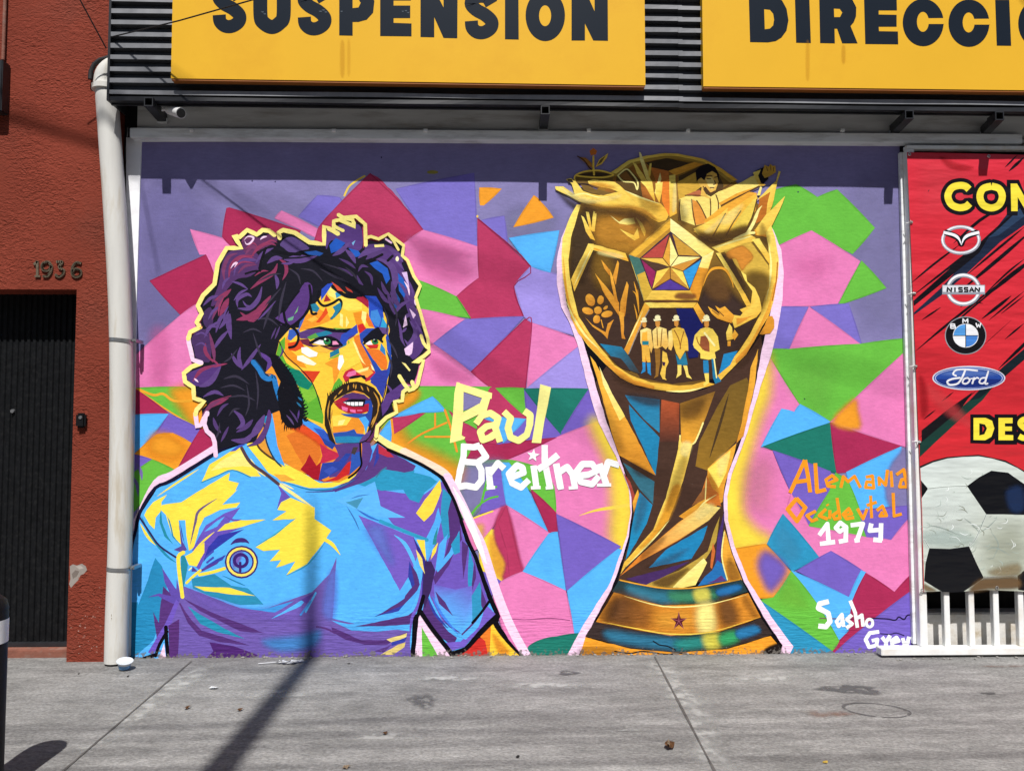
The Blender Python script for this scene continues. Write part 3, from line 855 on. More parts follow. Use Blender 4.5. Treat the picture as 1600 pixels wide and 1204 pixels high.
G((116,90,38), (150,112,40), (1130,620), (1100,720), "1120,635 1140,602 1166,590 1172,604 1158,660 1150,688 1106,735 1086,728 1092,690")
S((74,56,36), 4, "1138,615 1125,660 1108,715", tp=1)
P(GM, "1172,575 1184,545 1179,600 1161,680 1150,692 1158,660 1168,610")
P(GM, "1105,731 1150,692 1147,706 1131,760 1128,783 1085,818 1060,806 1102,776")
P((252,226,96), "1105,732 1141,703 1134,738 1122,762 1112,745")
P((210,120,46), "1104,742 1112,762 1122,770 1126,790 1104,785 1095,770")
P((150,96,50), "1080,790 1100,760 1103,778")
S(GP, 2.2, "1103,745 1101,785", tp=1); S(GP, 2, "1086,800 1100,784 1119,772", tp=1)
G((255,230,130), (226,134,46), (1105,790), (1050,830), "1101,785 1112,790 1125,792 1107,812 1060,843 1000,876 968,899 1000,866 1060,815 1085,798")
P((34,132,182), "1105,820 1098,842 1080,872 1045,880 1013,886 1040,858")
P((56,112,130), "973,722 1000,738 1022,752 1020,787 1000,765 985,742")
P((168,72,60), "974,738 984,752 992,775 988,785 984,765"); P(GM, "996,764 998,772 990,800 988,785")
P((36,140,186), "999,768 1019,788 1010,817 994,846 977,874 984,840 990,805")
P((78,54,120), "1131,798 1128,838 1124,895 1116,888 1121,835")
P((190,158,66), "1124,806 1118,845 1102,872 1080,895 1045,920 1000,914 1060,890 1090,872 1105,860 1114,830")
P(GP, "1099,871 1104,878 1086,913 1045,922 1060,906")
SO((110,82,40), "1020,908 1060,892 1075,888 1050,912 1035,916", 8, .8)
P((72,46,98), "977,903 1030,890 1077,876 1040,898 1008,913")
P((40,112,176), "1112,890 1120,874 1128,880 1135,906 1090,914 1100,900"); P((96,60,120), "1116,905 1126,898 1134,906 1104,910")
P(GM, "1131,826 1142,862 1159,905 1138,908 1127,872"); S(GP, 2, "1131,830 1127,868 1136,905"); P((206,110,52), "1113,846 1117,860 1112,888 1109,885")
# rings and band
P((40,62,66), "967,905 1022,917 1085,917 1157,904 1167,923 1112,940 1035,943 956,923")
SO((56,126,150), "982,913 1025,922 1056,926 1056,940 1010,938 982,928", 14, .9)
SO((70,150,110), "1046,924 1085,924 1112,922 1118,932 1080,938 1050,938", 14, .8)
SO((240,228,96), "1084,922 1104,919 1108,934 1088,938", 10, .7)
SO((40,112,170), "1120,920 1152,912 1156,920 1125,930", 6, 1)
S(GM, 2, "968,905 1000,912 1040,918 1085,917 1120,911 1155,904")
P((214,138,44), "959,924 1035,945 1112,942 1168,925 1188,963 1122,986 1047,992 985,981 931,970")
SO((112,72,40), "962,932 990,938 985,974 950,968", 34, 1)
SO((150,94,44), "985,940 1016,946 1010,980 980,972", 34, .7)
SO((236,166,60), "1030,955 1080,955 1080,980 1030,980", 30, .8)
SO((255,238,140), "1090,946 1112,943 1116,982 1092,985", 18, .95)
SO((120,78,40), "1122,942 1142,937 1152,968 1130,976", 22, .9)
S(GP, 2, "975,930 1035,946 1100,944 1166,928", tp=1); S(GB, 2, "940,970 985,979 1047,989 1110,986 1185,963", tp=1)
st = []
for k in range(10):
    r_ = 14 if k % 2 == 0 else 5.6
    a_ = R(-90 + 36*k); st.append((1060 + r_*.9*math.cos(a_), 969 + r_*math.sin(a_)))
P((86,26,40), st)
for k in range(0,10,2): S((160,90,100), .9, [(1060,969), st[k]])
P((58,46,44), "929,970 985,982 1047,993 1122,987 1188,964 1206,990 1137,1011 1060,1017 985,1011 914,993")
SO((54,124,156), "948,984 1000,991 1064,998 1062,1013 1000,1008 952,998", 14, .9)
SO((50,150,140), "1056,1000 1100,994 1106,1008 1062,1013", 14, .85)
SO((244,232,90), "1098,993 1122,989 1124,1008 1104,1012", 12, .7)
SO((60,176,110), "1122,992 1147,985 1152,999 1128,1006", 12, .8)
SO((44,120,170), "1150,984 1178,976 1186,986 1155,996", 8, 1)
P((240,160,46), "914,994 985,1012 1060,1018 1137,1012 1203,992 1213,1004 1210,1030 904,1030")
SO((30,24,22), "1195,1012 1218,1004 1216,1026 1194,1024", 5, 1)
S((30,26,24), 2.2, "960,1016 985,1019 1005,1016 1040,1021 1060,1019 1085,1022")
S((24,30,40), 2, "1020,1000 1030,1006 1042,1008 1055,1014")

# darker brushwork worked into the gold
mp_.shaded = {}
DK=(70,48,34)
for pts, b, al in (("905,318 940,326 985,330 1010,340 1000,352 960,338 915,332", 14, .7),("1000,300 1030,322 1022,332 1000,322", 10, .4),("890,300 905,312 930,316 915,322 895,312", 8, .45),("1062,318 1072,330 1070,352 1060,345", 10, .5),("1090,372 1130,364 1166,356 1160,374 1110,382", 10, .6),
   ("900,420 915,400 922,410 908,440", 12, .5),("985,330 1030,350 1020,368 990,355", 14, .5),("1085,355 1112,372 1130,376 1112,388 1090,372", 10, .6),("1190,350 1202,372 1198,384 1186,372", 8, .5),("1125,400 1140,398 1160,440 1155,455", 12, .5),
   ("880,430 888,470 900,500 890,500 880,470", 8, .35),("960,582 1000,602 1040,610 1000,610 960,594", 8, .45),("1150,570 1178,536 1190,516 1186,540 1160,575", 8, .4),
   ("935,640 950,640 975,700 960,700", 16, .35),("1064,635 1100,622 1092,650 1066,655", 16, .6),("1060,720 1074,720 1050,790 1040,790", 10, .4),("1010,850 1040,838 1020,862 1000,874", 8, .45),("1000,770 1012,785 1000,820 990,830", 12, .4),("1108,740 1122,768 1112,780 1100,770", 10, .45),("1140,870 1156,900 1140,906 1134,884", 8, .45),("1010,884 1040,870 1075,856 1040,884", 10, .4),
   ("935,960 960,934 966,950 950,972", 10, .4),("1165,930 1184,960 1176,964 1160,940", 10, .4),("910,1010 960,1012 960,1026 905,1026", 10, .4),("985,720 1012,735 1018,745 995,742", 8, .6)): SO(DK, pts, b, al * .75)
for pts, b, al in (("870,293 900,302 930,312 970,304 960,312 920,318 895,310", 5, .5),("1066,316 1080,312 1078,330 1070,338", 8, .5),("1120,345 1150,325 1160,322 1140,350", 8, .5),("1100,362 1120,346 1126,346 1112,362", 6, .5),("938,392 970,398 970,404 936,398", 4, .6),("1052,290 1056,290 1056,325 1050,330", 4, .7),("1066,690 1080,692 1074,712 1062,708", 6, .7),("1120,720 1138,708 1134,730 1124,745", 8, .6),("1085,800 1110,786 1115,796 1092,812", 8, .6)): SO((255,244,160), pts, b, al * .75)
mp_.amp = 0
# ---------------------------------------------------------------- the footballer
mp_.use('portrait')
mp_.amp = .4
# body halo and body
S(OP, 15, "204,855 222,802 246,755 272,742 340,700")
P(OP, "330,670 336,680 338,710 345,712 345,680")
S(PY, 12, "588,682 606,694 632,706")
S((252,226,200), 13, "630,705 660,720 690,736 702,748")
S(OP, 14, "698,744 718,780 736,818 752,850 768,900 780,935 792,965 805,992 824,1026")
S(W, 10, "708,760 722,788 738,824 752,860 760,880", tp=1)
P(BLK, "203,1036 203,862 212,826 219,798 243,759 270,746 340,703 385,686 430,700 470,720 560,720 590,688 606,699 660,723 693,744 714,785 733,842 746,868 770,934 782,962 778,970 795,998 822,1030 704,1030")
P(OP, "655,957 661,950 705,1026 648,1026")
P(GN, "659,978 686,1026 660,1026")
P(RD, "712,1024 734,1006 748,996 762,994 764,1026"); P((236,128,44), "748,992 770,972 766,1000 763,1026 758,1000"); P((252,206,60), "767,976 774,973 790,1000 812,1024 764,1024 766,1000")
SO((236,150,46), "770,990 785,1005 795,1018 780,1020", 8, .7)
# shirt
P(SB, "206,1034 206,866 214,828 222,800 246,763 271,750 341,707 385,692 430,712 470,737 505,752 540,748 562,735 570,702 590,692 606,703 659,727 688,747 709,788 727,844 739,868 762,934 773,958 748,984 726,1010 706,1016 684,990 660,952 648,960 640,1034")
P((40,138,186), "206,880 240,866 254,884 262,915 254,945 250,975 240,1000 206,1030 206,940 216,940 232,890")
P(SB, "209,830 222,812 238,856 244,868 232,905 217,944 210,900")
P((88,54,122), "256,915 278,936 268,975 240,1018 246,1000 240,955 249,972 252,940")
P((98,78,170), "254,886 266,905 276,920 277,903 285,935 276,944 262,938 248,930 232,932 250,926 268,930 258,908")
P((112,88,190), "276,936 284,944 262,985 240,1022 232,1018 258,975")
S(BLK, 5, "262,985 250,1006 244,1024"); S(BLK, 6, "243,1022 225,1028 203,1036"); S(BLK, 6, "260,978 261,1000 264,1032")
P(OP, "257,1004 261,1032 246,1034")
# chest and belly
P((112,92,172), "286,914 336,934 376,949 416,950 488,924 515,896 526,870 520,965 560,975 640,985 643,1034 266,1034 264,984 280,942")
SO((128,104,200), "300,922 340,938 400,955 470,940 460,965 380,960 320,945", 20, .8)
P((66,152,224), "376,948 416,950 460,938 430,956 400,952")
SO((104,128,220), "512,905 524,890 526,930 520,965 505,955", 14, .7)
P(DP, "288,934 330,955 414,988 376,985 312,953")
P((42,146,180), "294,946 312,958 350,980 384,997 340,986 314,974")
P(DP, "280,940 300,968 316,984 350,994 390,1007 344,1002 312,992 294,972")
P((78,40,112), "328,1002 365,1008 404,1022 392,1031 324,1026 334,1016")
P((88,50,116), "264,976 281,966 279,1034 266,1034")
S((90,54,120), 2.5, "282,942 296,966 314,988"); S((90,54,120), 3, "495,978 510,981 524,988")
SO((72,150,220), "412,1000 470,992 500,985 490,1008 440,1016", 16, .7)
P(SB, "424,966 450,950 488,926 470,946"); P((92,70,160), "470,936 492,924 480,942"); S(SB, 3, "478,955 486,940 494,925"); S((70,140,220), 3, "470,960 486,938")
P(DP, "518,978 545,990 565,999 600,999 638,986 605,1006 570,1006 540,998 520,986")
P((234,214,130), "604,998 636,988 635,994 614,1004"); P((222,200,120), "594,1022 622,1006 634,1002 632,1010 614,1022"); P(DB, "612,1002 636,994 632,1002 612,1008")
P((90,60,130), "585,1016 612,1006 600,1018")
P((82,172,240), "518,968 545,974 600,974 640,980 590,986 550,984")
# chest right
P((118,94,194), "560,804 600,820 647,838 655,860 648,880 640,898 625,922 600,876")
SO((110,130,220), "575,830 595,822 605,850 612,880", 22, .8)
P((116,88,188), "588,764 660,774 690,752 690,790 676,820 665,842 640,834 614,818 596,794")
P((46,152,192), "560,756 600,732 650,734 688,748 664,768 655,785 640,780 630,764 596,766")
P((92,60,128), "590,692 606,703 650,727 646,735 632,738 600,732 586,744 566,754 524,768 520,764 556,744 576,724")
P((190,50,72), "592,694 606,703 616,714 606,714 592,708"); P(DB, "589,694 593,714 584,730 588,708")
P((70,150,244), "579,699 583,702 582,714 571,735 577,715")
P((90,184,250), "650,727 690,747 688,754 672,744 647,738")
S((60,120,150), 2, "588,745 596,735 604,730")
P((98,186,252), "524,782 586,752 595,790 634,808 590,808 556,796")
P((72,150,184), "540,784 568,777 558,794")
S((60,120,190), 2, "542,790 554,810 562,828", tp=1); S((66,130,200), 2, "548,779 562,774 578,772", tp=1)
S((56,110,200), 3, "558,795 576,806 596,814", tp=1)
S((50,158,196), 5, "594,813 630,828 668,843")
S((96,190,250), 6, "616,835 632,848 645,872 654,900", tp=1)
# sleeve
P((112,88,186), "690,750 709,788 727,844 739,868 762,934 764,942 744,968 720,990 692,970 672,930 668,880 680,828")
P((50,150,190), "692,762 706,776 704,836 695,848 688,810")
P(DP, "706,776 716,795 722,842 714,852 702,882 680,912 677,902 694,872 703,838 700,800")
P((84,176,248), "685,792 690,812 677,858 668,878 672,838"); P((84,176,248), "718,828 716,856 684,893 681,886 702,862"); P((84,176,248), "686,850 700,833 694,870 680,892")
P((46,150,192), "705,850 718,830 719,862 710,866")
P(DP, "722,844 732,852 728,880 724,904 722,875")
P((50,150,196), "733,856 740,880 738,916 733,940 731,900"); P(DP, "742,874 744,900 735,930 738,905")
G((112,100,200), (86,180,250), (705,915), (705,945), "678,912 712,920 738,914 738,972 720,990 692,966 680,940")
P((50,148,190), "737,930 750,908 757,950 738,972"); P(DP, "752,918 760,940 756,954 752,945")
P(DP, "680,922 696,940 708,961 686,942"); S((80,60,150), 3, "690,962 702,976 720,988", tp=1)
P(DP, "666,926 674,950 700,985 714,995 708,1008 684,990 660,954"); S((70,130,230), 4, "676,930 690,958 716,990", tp=1); S(DB, 4, "668,930 680,958 700,980", tp=1)
P((120,96,200), "760,944 774,958 748,984 726,1009 706,1015 697,1003 720,1001 748,972")
P(SB, "714,992 738,976 757,950 748,978 728,998")
S(DP, 2.5, "722,990 742,970 756,950")
S(BLK, 4, "766,936 752,956 738,972")
# folds by the armpit
P(DB, "640,876 655,905 650,928 630,952 586,962 632,938 644,918 638,900")
P(DP, "642,880 652,896 656,912 650,926 640,940 588,962 626,938 648,912")
P((84,176,250), "556,970 620,957 648,926 655,918 642,950 600,974")
P((84,176,250), "625,922 640,908 632,934 610,948")
P(DP, "556,977 596,969 638,960 648,952 640,974 600,977")
P((56,48,140), "646,838 668,876 664,930 659,952 656,930 661,890")
P((60,40,90), "664,876 674,876 680,890 674,920 664,950 660,930")
P(YE, "651,842 664,843 666,876 660,862"); P((244,220,120), "650,857 660,872 664,896 656,882"); P(YE, "673,874 676,858 685,846 681,862"); P((46,140,150), "678,838 684,822 682,850 676,850")
P(YE, "688,749 690,766 677,800 663,814 650,801 664,780")
S((112,90,190), 5, "660,905 655,940 644,965 640,1000", tp=1)
S(BLK, 6, "662,930 654,958 648,970 646,1026"); S(BLK, 7, "657,954 676,982 698,1010 708,1024")
# left chest detail
YS=(253,228,76)
P(YS, "316,752 328,725 376,696 386,712 408,744 392,744 364,733 340,742")
P((255,238,130), "330,735 345,720 376,702 384,714 395,730 380,728 350,730")
S((40,140,180), 2, "316,753 340,743 364,734 392,745")
P(YS, "360,738 358,750 374,754 368,766 372,764 348,788 376,784 370,792 344,796 320,808 312,824 304,854 296,860 292,836 290,812 280,812 286,852 270,836 260,804 252,796 254,788 284,784 312,766")
P(YS, "226,804 230,796 240,784 262,772 253,784 254,796 244,808 242,826 234,818")
P((40,140,160), "252,794 254,816 262,836 272,850 258,838 250,815"); P((40,140,170), "262,806 270,838 284,852 272,836 266,812")
S(YS, 3, "312,732 280,752 246,775", tp=1)
S(YS, 4.5, "220,817 232,838 246,852", tp=1); S((40,140,170), 4, "222,806 236,836 260,866 276,878", tp=1); S((46,38,90), 3, "218,806 234,830 250,852 276,870")
P((92,74,150), "280,813 286,845 293,858 284,862 272,858 284,852"); P(DB, "281,812 286,840 290,852 287,838")
S((110,92,130), 4, "340,778 312,797 306,815 298,850", tp=1)
P((108,88,188), "376,792 352,801 322,820 312,838 300,860 308,858 332,838 358,816")
P(SB, "352,806 340,822 320,830 338,814")
P(YS, "416,811 376,812 352,818 336,833 380,822")
S((104,80,180), 3, "352,806 366,812 378,811", tp=1)
P((104,82,184), "382,823 338,830 320,846 304,882 312,890 326,858 342,838")
P((52,58,164), "382,826 342,836 326,854 318,878 330,862 372,832")
S(YS, 3, "300,864 318,845 336,830", tp=1)
P(YS, "290,868 302,862 320,846 320,862 308,884 296,882")
P((88,62,150), "302,884 310,892 352,866 340,880 316,892 300,892")
P((60,70,170), "318,886 340,872 354,866 348,874")
S((70,80,180), 3, "322,870 334,860"); S((70,80,180), 3, "324,878 334,870")
S(YS, 5, "312,897 332,893 352,887"); S(YS, 4, "292,910 302,900 314,890"); S((255,246,180), 2, "296,890 300,886")
P((40,138,160), "284,866 290,868 294,882 290,905 286,925 283,890")
S(YS, 6, "288,862 280,868 280,885 283,910 286,932")
P((46,142,178), "300,903 336,896 362,914 388,918 400,930 412,943 376,944 330,930 302,918")
P(YS, "304,915 318,916 360,917 400,930 364,928 320,922")
S((40,130,170), 2, "348,898 370,908 384,914", tp=1)
# right chest star shape
P(YS, "454,777 492,792 492,810 518,828 508,844 496,860 480,880 448,898 462,876 432,886 440,874 422,876 438,858 412,860 400,854 430,836 462,810 426,812 448,798 434,796 440,784")
S((66,170,190), 2, "400,852 430,834 463,808", tp=1); S((56,160,190), 2, "448,898 482,880 510,844", tp=1)
S(YS, 6, "508,842 520,850 532,866", tp=2)
# collar
P((62,84,190), "360,705 378,692 384,694 368,704")
P(YS, "386,694 397,684 402,690 432,718 460,730 500,754 530,752 544,745 562,738 545,752 520,761 484,762 440,750 420,738 400,712")
P((240,176,64), "428,740 446,741 462,750 440,752"); S((255,240,150), 4, "392,716 402,732 416,744", tp=1)
S((255,240,150), 5, "418,742 440,758 466,776 490,792", tp=1)
S((84,62,72), 5, "378,699 392,722 416,740 436,756"); P((104,84,182), "434,756 454,776 440,783 433,795 440,770")
S((76,60,140), 2.5, "478,768 520,766 545,756 562,744", tp=1)
S((255,238,160), 2.5, "440,754 450,759 460,764", tp=1)
S((36,132,180), 2, "438,750 484,764 525,762 556,748", tp=1)
# shirt badge
E((60,34,112), 378, 877, 26, 25.5); E((250,226,100), 378, 877, 23.5, 23); E((60,34,112), 378, 877, 19.5, 19); E((90,170,245), 378, 877, 17, 16.5)
SO((124,98,190), "366,866 380,862 372,880 366,886", 6, .9); SO((130,180,220), "366,884 376,888 374,892", 4, .8)
mp_.ring((60,34,112), 377, 875, 10, 9.5, 5); S((60,34,112), 4, "376,878 376,892"); S((60,34,112), 3, "373,884 381,884")
S((66,44,120), 7, "361,850 368,845 376,843 384,844 390,848", tp=1)
# outline of the shirt
S((24,22,52), 5, "204,880 207,850 213,828 219,801 243,762 272,749 342,705 368,692", n=3)
S(BLK, 5, "606,702 630,712 660,726 690,746 704,770 714,792 731,842 743,868 750,890 768,936 779,961")
S(BLK, 4, "779,961 772,972 792,1000 820,1028"); S(BLK, 5, "772,968 750,990 728,1013 708,1022")
# neck
P((236,146,46), "405,660 420,600 437,612 441,655 455,668 471,665 505,668 525,691 562,690 572,696 566,712 564,736 530,753 500,751 460,731 432,716 412,690 400,690")
P((230,160,60), "398,692 412,660 416,690 428,716 416,708")
P((40,140,180), "416,604 424,600 421,638 417,662 412,660"); P((90,178,70), "421,604 428,606 425,638 420,640")
P((78,168,242), "417,640 425,639 429,663 434,696 446,728 434,722 421,702 416,680")
S((30,60,80), 2.5, "413,662 417,690 428,715 440,728"); S((84,60,40), 3, "399,686 406,700 420,712 430,718")
P((222,118,42), "448,680 472,670 498,694 502,710 495,727 485,711 474,726 462,706")
SO((224,80,38), "455,668 472,664 498,676 510,690 508,705 494,690 472,676", 7, 1)
P((196,46,76), "500,692 512,700 528,707 540,703 528,716 502,724 496,738 504,712")
P((166,26,42), "484,709 495,727 502,721 500,745 506,752 490,748 470,733 478,722")
P((88,62,130), "522,694 563,690 564,726 546,742 515,746 512,730 530,712")
P((46,70,162), "504,723 530,720 541,708 549,708 535,732 512,745 498,751"); P((60,84,180), "506,735 520,728 528,732 515,742")
P((202,42,42), "544,722 549,720 546,740 528,750 504,753 526,744"); P((48,88,178), "550,708 563,705 564,726 547,741")
P((70,60,60), "552,698 560,698 555,710 549,708")
P((40,70,154), "500,668 512,672 525,694 520,702 508,694 498,678"); P((70,152,236), "472,650 494,662 508,672 500,680 474,662"); P((50,90,190), "490,668 508,672 516,690 504,684")
P((206,60,66), "472,645 490,655 510,664 509,668 490,660 472,651")
# collar dark side
P((94,62,130), "566,690 578,690 582,704 577,724 560,745 550,750 566,728")
S(BLK, 3, "563,690 564,712 565,726 556,738 545,746"); 
# hair
HB=(26,26,36)
P(HB, "340,702 336,685 325,672 318,655 316,640 326,630 312,622 300,606 290,594 292,582 318,568 302,562 299,545 299,525 318,512 314,505 320,492 314,480 322,462 338,444 344,412 358,390 384,390 370,370 378,373 390,362 404,370 412,363 424,365 432,374 440,372 442,362 462,368 486,384 506,384 508,356 520,362 528,366 524,350 540,348 556,346 566,352 568,388 578,376 592,379 606,370 614,376 630,386 625,400 634,410 644,434 654,448 646,466 652,487 660,512 666,532 668,545 660,553 645,567 656,563 652,582 645,600 632,596 630,606 626,622 612,628 616,642 600,652 590,666 586,682 566,692 440,640 415,650 400,690 376,694")
# face
FY_=(252,204,64)
P(FY_, "432,553 437,532 455,512 467,513 479,490 500,466 510,450 522,445 545,462 576,468 602,490 610,515 606,527 612,556 609,580 603,615 590,650 580,660 575,682 562,691 526,692 505,669 474,651 470,620 449,582")
P((98,176,54), "432,553 437,535 446,526 447,542 442,554 448,567 458,574 470,582 489,601 500,622 506,650 505,662 474,650 475,628 466,602 449,580")
P((20,128,104), "449,574 468,578 489,600 482,609 467,603 457,592"); P((130,194,60), "470,606 482,609 492,606 496,620 482,630 474,620")
P((244,154,40), "446,532 455,514 452,545 472,562 480,575 462,571 444,556 446,545")
P((60,100,190), "452,515 467,514 470,500 480,490 468,520 455,532 450,530")
P((216,66,36), "470,579 501,580 489,599")
P((244,156,46), "467,517 479,491 492,489 498,482 512,490 518,500 500,508 475,516")
P((228,80,36), "510,480 513,489 500,504 494,504 503,492")
P((250,190,70), "480,500 492,494 498,498 488,504")
P((255,226,90), "520,462 545,464 566,474 566,484 545,486 530,480")
P((255,236,120), "510,452 522,447 534,457 526,468 514,462")
P(PY, "532,489 536,492 536,511 531,508"); P(PY, "541,494 546,504 541,512"); P((240,150,40), "552,489 566,486 566,510 562,521 557,507")
P((214,44,44), "559,508 567,505 572,513 570,519 562,521"); P(PY, "566,486 573,488 572,500 571,509 565,498")
P((234,120,44), "574,488 586,512 577,510 572,500")
P((166,36,62), "551,464 562,460 577,470 576,482 565,473")
P((44,80,192), "570,462 588,463 598,480 600,496 597,511 586,513 577,494 576,470"); P((66,138,216), "580,486 590,484 596,499 592,511 586,509 579,498"); P((52,164,214), "598,495 608,513 594,513")
P((60,150,190), "524,458 530,455 537,460 526,466"); P((46,80,190), "503,452 512,444 522,442 516,450 508,462 502,470"); P((166,44,52), "510,460 518,470 506,472")
P((92,62,128), "431,497 442,488 452,494 450,506 440,508")
for pts in ("437,534 448,556 470,576 490,601 503,640","602,490 610,515 606,527","606,576 602,612 590,648"): S((30,24,34), 1.6, pts)
# brows and eyes
P((92,62,124), "467,520 490,512 520,515 550,514 558,508 560,519 553,526 540,534 530,540 515,535 490,529 470,529")
P((94,166,72), "480,527 494,520 499,526 486,531"); P((38,128,158), "494,521 512,516 520,521 500,528")
P((50,78,184), "546,516 558,507 560,520 546,527 539,541 530,536 534,523")
P(K, "477,515 500,510 526,514 550,513 541,520 520,519 498,514"); P((120,180,70), "520,512 534,513 544,514 526,515")
P((114,44,70), "466,531 482,529 490,540 515,543 541,540 526,548 510,546 482,541 470,536"); P((226,78,36), "450,536 470,532 476,542 462,549 452,547")
P(K, "484,534 500,526 518,525 530,535 536,541 517,540 500,537 486,537")
P((250,240,244), "490,536 500,531 507,532 508,539 498,538"); P((236,150,190), "520,533 526,533 530,538 520,539"); E((50,136,76), 511.5, 533.6, 5.8, 4.6); E(K, 512, 532, 2.8, 2.6); E(W, 508.6, 529.8, 1.6, 1.3)
S(K, 3.6, "485,536 498,529 512,526.5 526,531 535,540"); S((60,36,80), 2.5, "484,540 500,541 516,541 532,541")
S(BLK, 2, "500,541 515,541 530,540")
P((250,192,70), "486,543 500,540 517,547 512,551 499,550")
P((34,124,154), "516,551 535,541 543,535 538,548 516,559"); S((112,184,60), 4, "544,531 546,542 534,553 514,561", tp=1)
P(W, "471,543 480,542 490,548 497,551 495,557 484,558 472,551"); P((255,252,220), "465,556 474,555 486,562 495,568 491,571 480,569 465,562")
# nose
P((244,156,48), "508,568 528,557 531,580 522,602 520,574"); P((255,214,74), "530,545 545,538 553,528 560,540 564,566 545,576 534,580")
P((232,128,44), "553,526 563,522 570,545 580,566 587,578 585,586 574,591 567,572 557,545")
P((255,240,150), "551,532 555,535 562,552 569,566 572,570 566,566 557,548"); P(W, "530,555 536,555 538,565 531,579 528,575 529,565")
P((196,42,62), "536,588 540,580 550,575 562,582 572,588 586,576 588,585 580,593 572,596 568,588 548,587 545,595 540,597")
P((234,116,168), "541,587 545,581 556,578 557,585 546,589"); P((250,170,70), "556,580 575,574 584,582 574,590 562,584")
P(PY, "555,580 568,576 577,573 575,578 562,582"); P((255,246,180), "579,568 586,576 588,581 582,577"); P(K, "545,590 552,587 570,586 573,593 560,590 548,592")
P((254,206,64), "546,594 565,589 571,594 570,600 555,597 540,602")
# right eye and cheek
P((44,78,172), "562,522 573,513 586,513 572,526 567,536 574,546 590,570 598,581 606,576 609,560 605,545 603,527 606,520 611,540 612,560 609,582 600,612 588,602 578,592 587,582 580,565 564,535")
P((52,66,162), "589,580 606,577 605,592 598,622 588,604 579,597")
P(K, "567,530 580,517 590,511 604,516 602,523 598,528 597,536 593,529 580,529 570,537"); P((98,72,130), "592,511 608,513 607,523 598,521")
P((250,246,246), "571,537 579,532 583,539 575,539"); E((44,126,72), 586.5, 534, 5.2, 4.2); E(K, 587, 532.5, 2.7, 2.5); E(W, 584.8, 530, 1.5, 1.2); P((204,42,46), "573,539 592,538 590,544 578,544"); S(K, 3.4, "569,537 578,530.5 590,528.5 598,534")
P((234,122,42), "572,544 591,546 602,553 606,566 604,578 596,576 583,561"); P((54,134,196), "596,536 602,545 603,556 594,547")
# mouth
P((96,176,58), "530,590 536,597 532,606 518,612 522,600")
P((250,200,60), "520,630 535,642 537,650 522,664 518,650")
P((42,76,166), "566,622 580,622 584,642 582,658 577,668 570,656 562,650 575,644")
P((86,52,110), "522,628 540,616 550,613 570,616 580,625 567,625 550,625 537,628"); P((186,40,62), "521,628 534,621 546,622 536,628 546,633")
P((236,150,60), "548,612 560,608 569,614 558,614")
P((176,32,56), "522,629 537,631 555,636 577,630 576,642 564,646 544,645 530,638"); P((238,116,170), "534,634 544,637 543,643 535,640"); P((238,116,170), "547,639 556,640 556,645 548,643"); S((230,110,150), 2, "559,641 566,641")
P(K, "535,628 550,623 572,623 569,635 550,635"); P(W, "537,628 568,628 567,633.5 552,634 545,632.5")
for x in (541.5,548,554,560.5): S((40,36,40), .9, [(x,627.5),(x+.3,634)])
P((46,90,170), "533,646 575,646 564,653 542,651")
# chin
P((238,150,46), "519,650 537,650 560,653 570,664 568,678 558,677 554,670 542,675 521,676"); P((254,218,84), "519,650 535,648 550,653 542,664 521,666"); P((255,240,150), "530,657 540,655 536,663 528,664")
P((78,172,240), "561,653 571,650 577,658 572,678 569,665"); P((44,84,168), "521,676 542,674 554,670 558,677 569,678 574,682 562,691 525,691"); P((42,134,178), "523,682 545,681 571,683 562,691 526,692")
# moustache
MU=(44,34,28)
P(MU, "512,620 524,609 537,600 548,597 558,596 571,599 585,606 594,618 597,632 594,650 585,668 577,684 570,690 574,676 581,652 583,634 579,622 569,614 555,610 543,614 524,624 518,634 517,652 519,672 525,694 515,686 508,664 508,642")
GO=(206,152,62)
for pts in ("516,625 513,640 513,655","520,640 517,655","514,655 519,672 522,686","536,608 529,616","545,601 544,610","553,599 553,606","557,600 556,608","564,602 568,610","574,604 577,612","588,618 592,630 590,645","584,612 590,622 594,634","586,650 580,664","592,640 586,656 581,668","527,617 522,624"): S(GO, 2.2, pts, tp=1)
for k in range(11):
    x = 513 + k*3.2; y = 619 - k*2.1
    S(MU, 1.8, [(x, y), (x-1.5+rnd.random()*2, y-6)], tp=2)
# ear
P((240,156,48), "414,583 425,572 440,592 436,612 428,590"); S((42,124,194), 8, "396,565 405,576 412,588 421,592 428,589 432,604 438,624"); S((30,70,110), 1.5, "399,562 408,573 416,584 426,585 432,592")
P((96,66,140), "403,548 416,554 426,562 425,572 416,580 419,566 408,556")
# sideburn
SBN=(20,20,28)
P(SBN, "420,552 436,556 448,573 460,590 467,606 474,622 476,636 472,664 463,669 450,667 441,656 437,640 434,612 439,596 430,580")
for k in range(26):
    t = k/25; x = 446+30*min(1,t*1.3)+3*math.sin(k*2.1); y = 572+82*t
    mp_.ring((16,22,30), x, y, 2.6+rnd.random()*1.4, 3.0, 1.5, 0, 300, 8)
for k in range(14):
    t = k/13; S(SBN, 2, [(437+6*t, 612+44*t), (432+8*t+rnd.random()*3, 618+44*t)], tp=2)
for k in range(9): S(SBN, 2, [(446+k*3, 662), (445+k*3+rnd.random()*3-1, 671+rnd.random()*3)], tp=2)
for pts, c in (("448,648 455,656 460,664",(96,76,124)),("453,640 462,652 466,660",(84,62,112)),("468,640 466,655",(88,62,130)),("464,628 472,636",(40,110,150)),("466,620 473,626",(40,110,150))): S(c, 3, pts, tp=1)
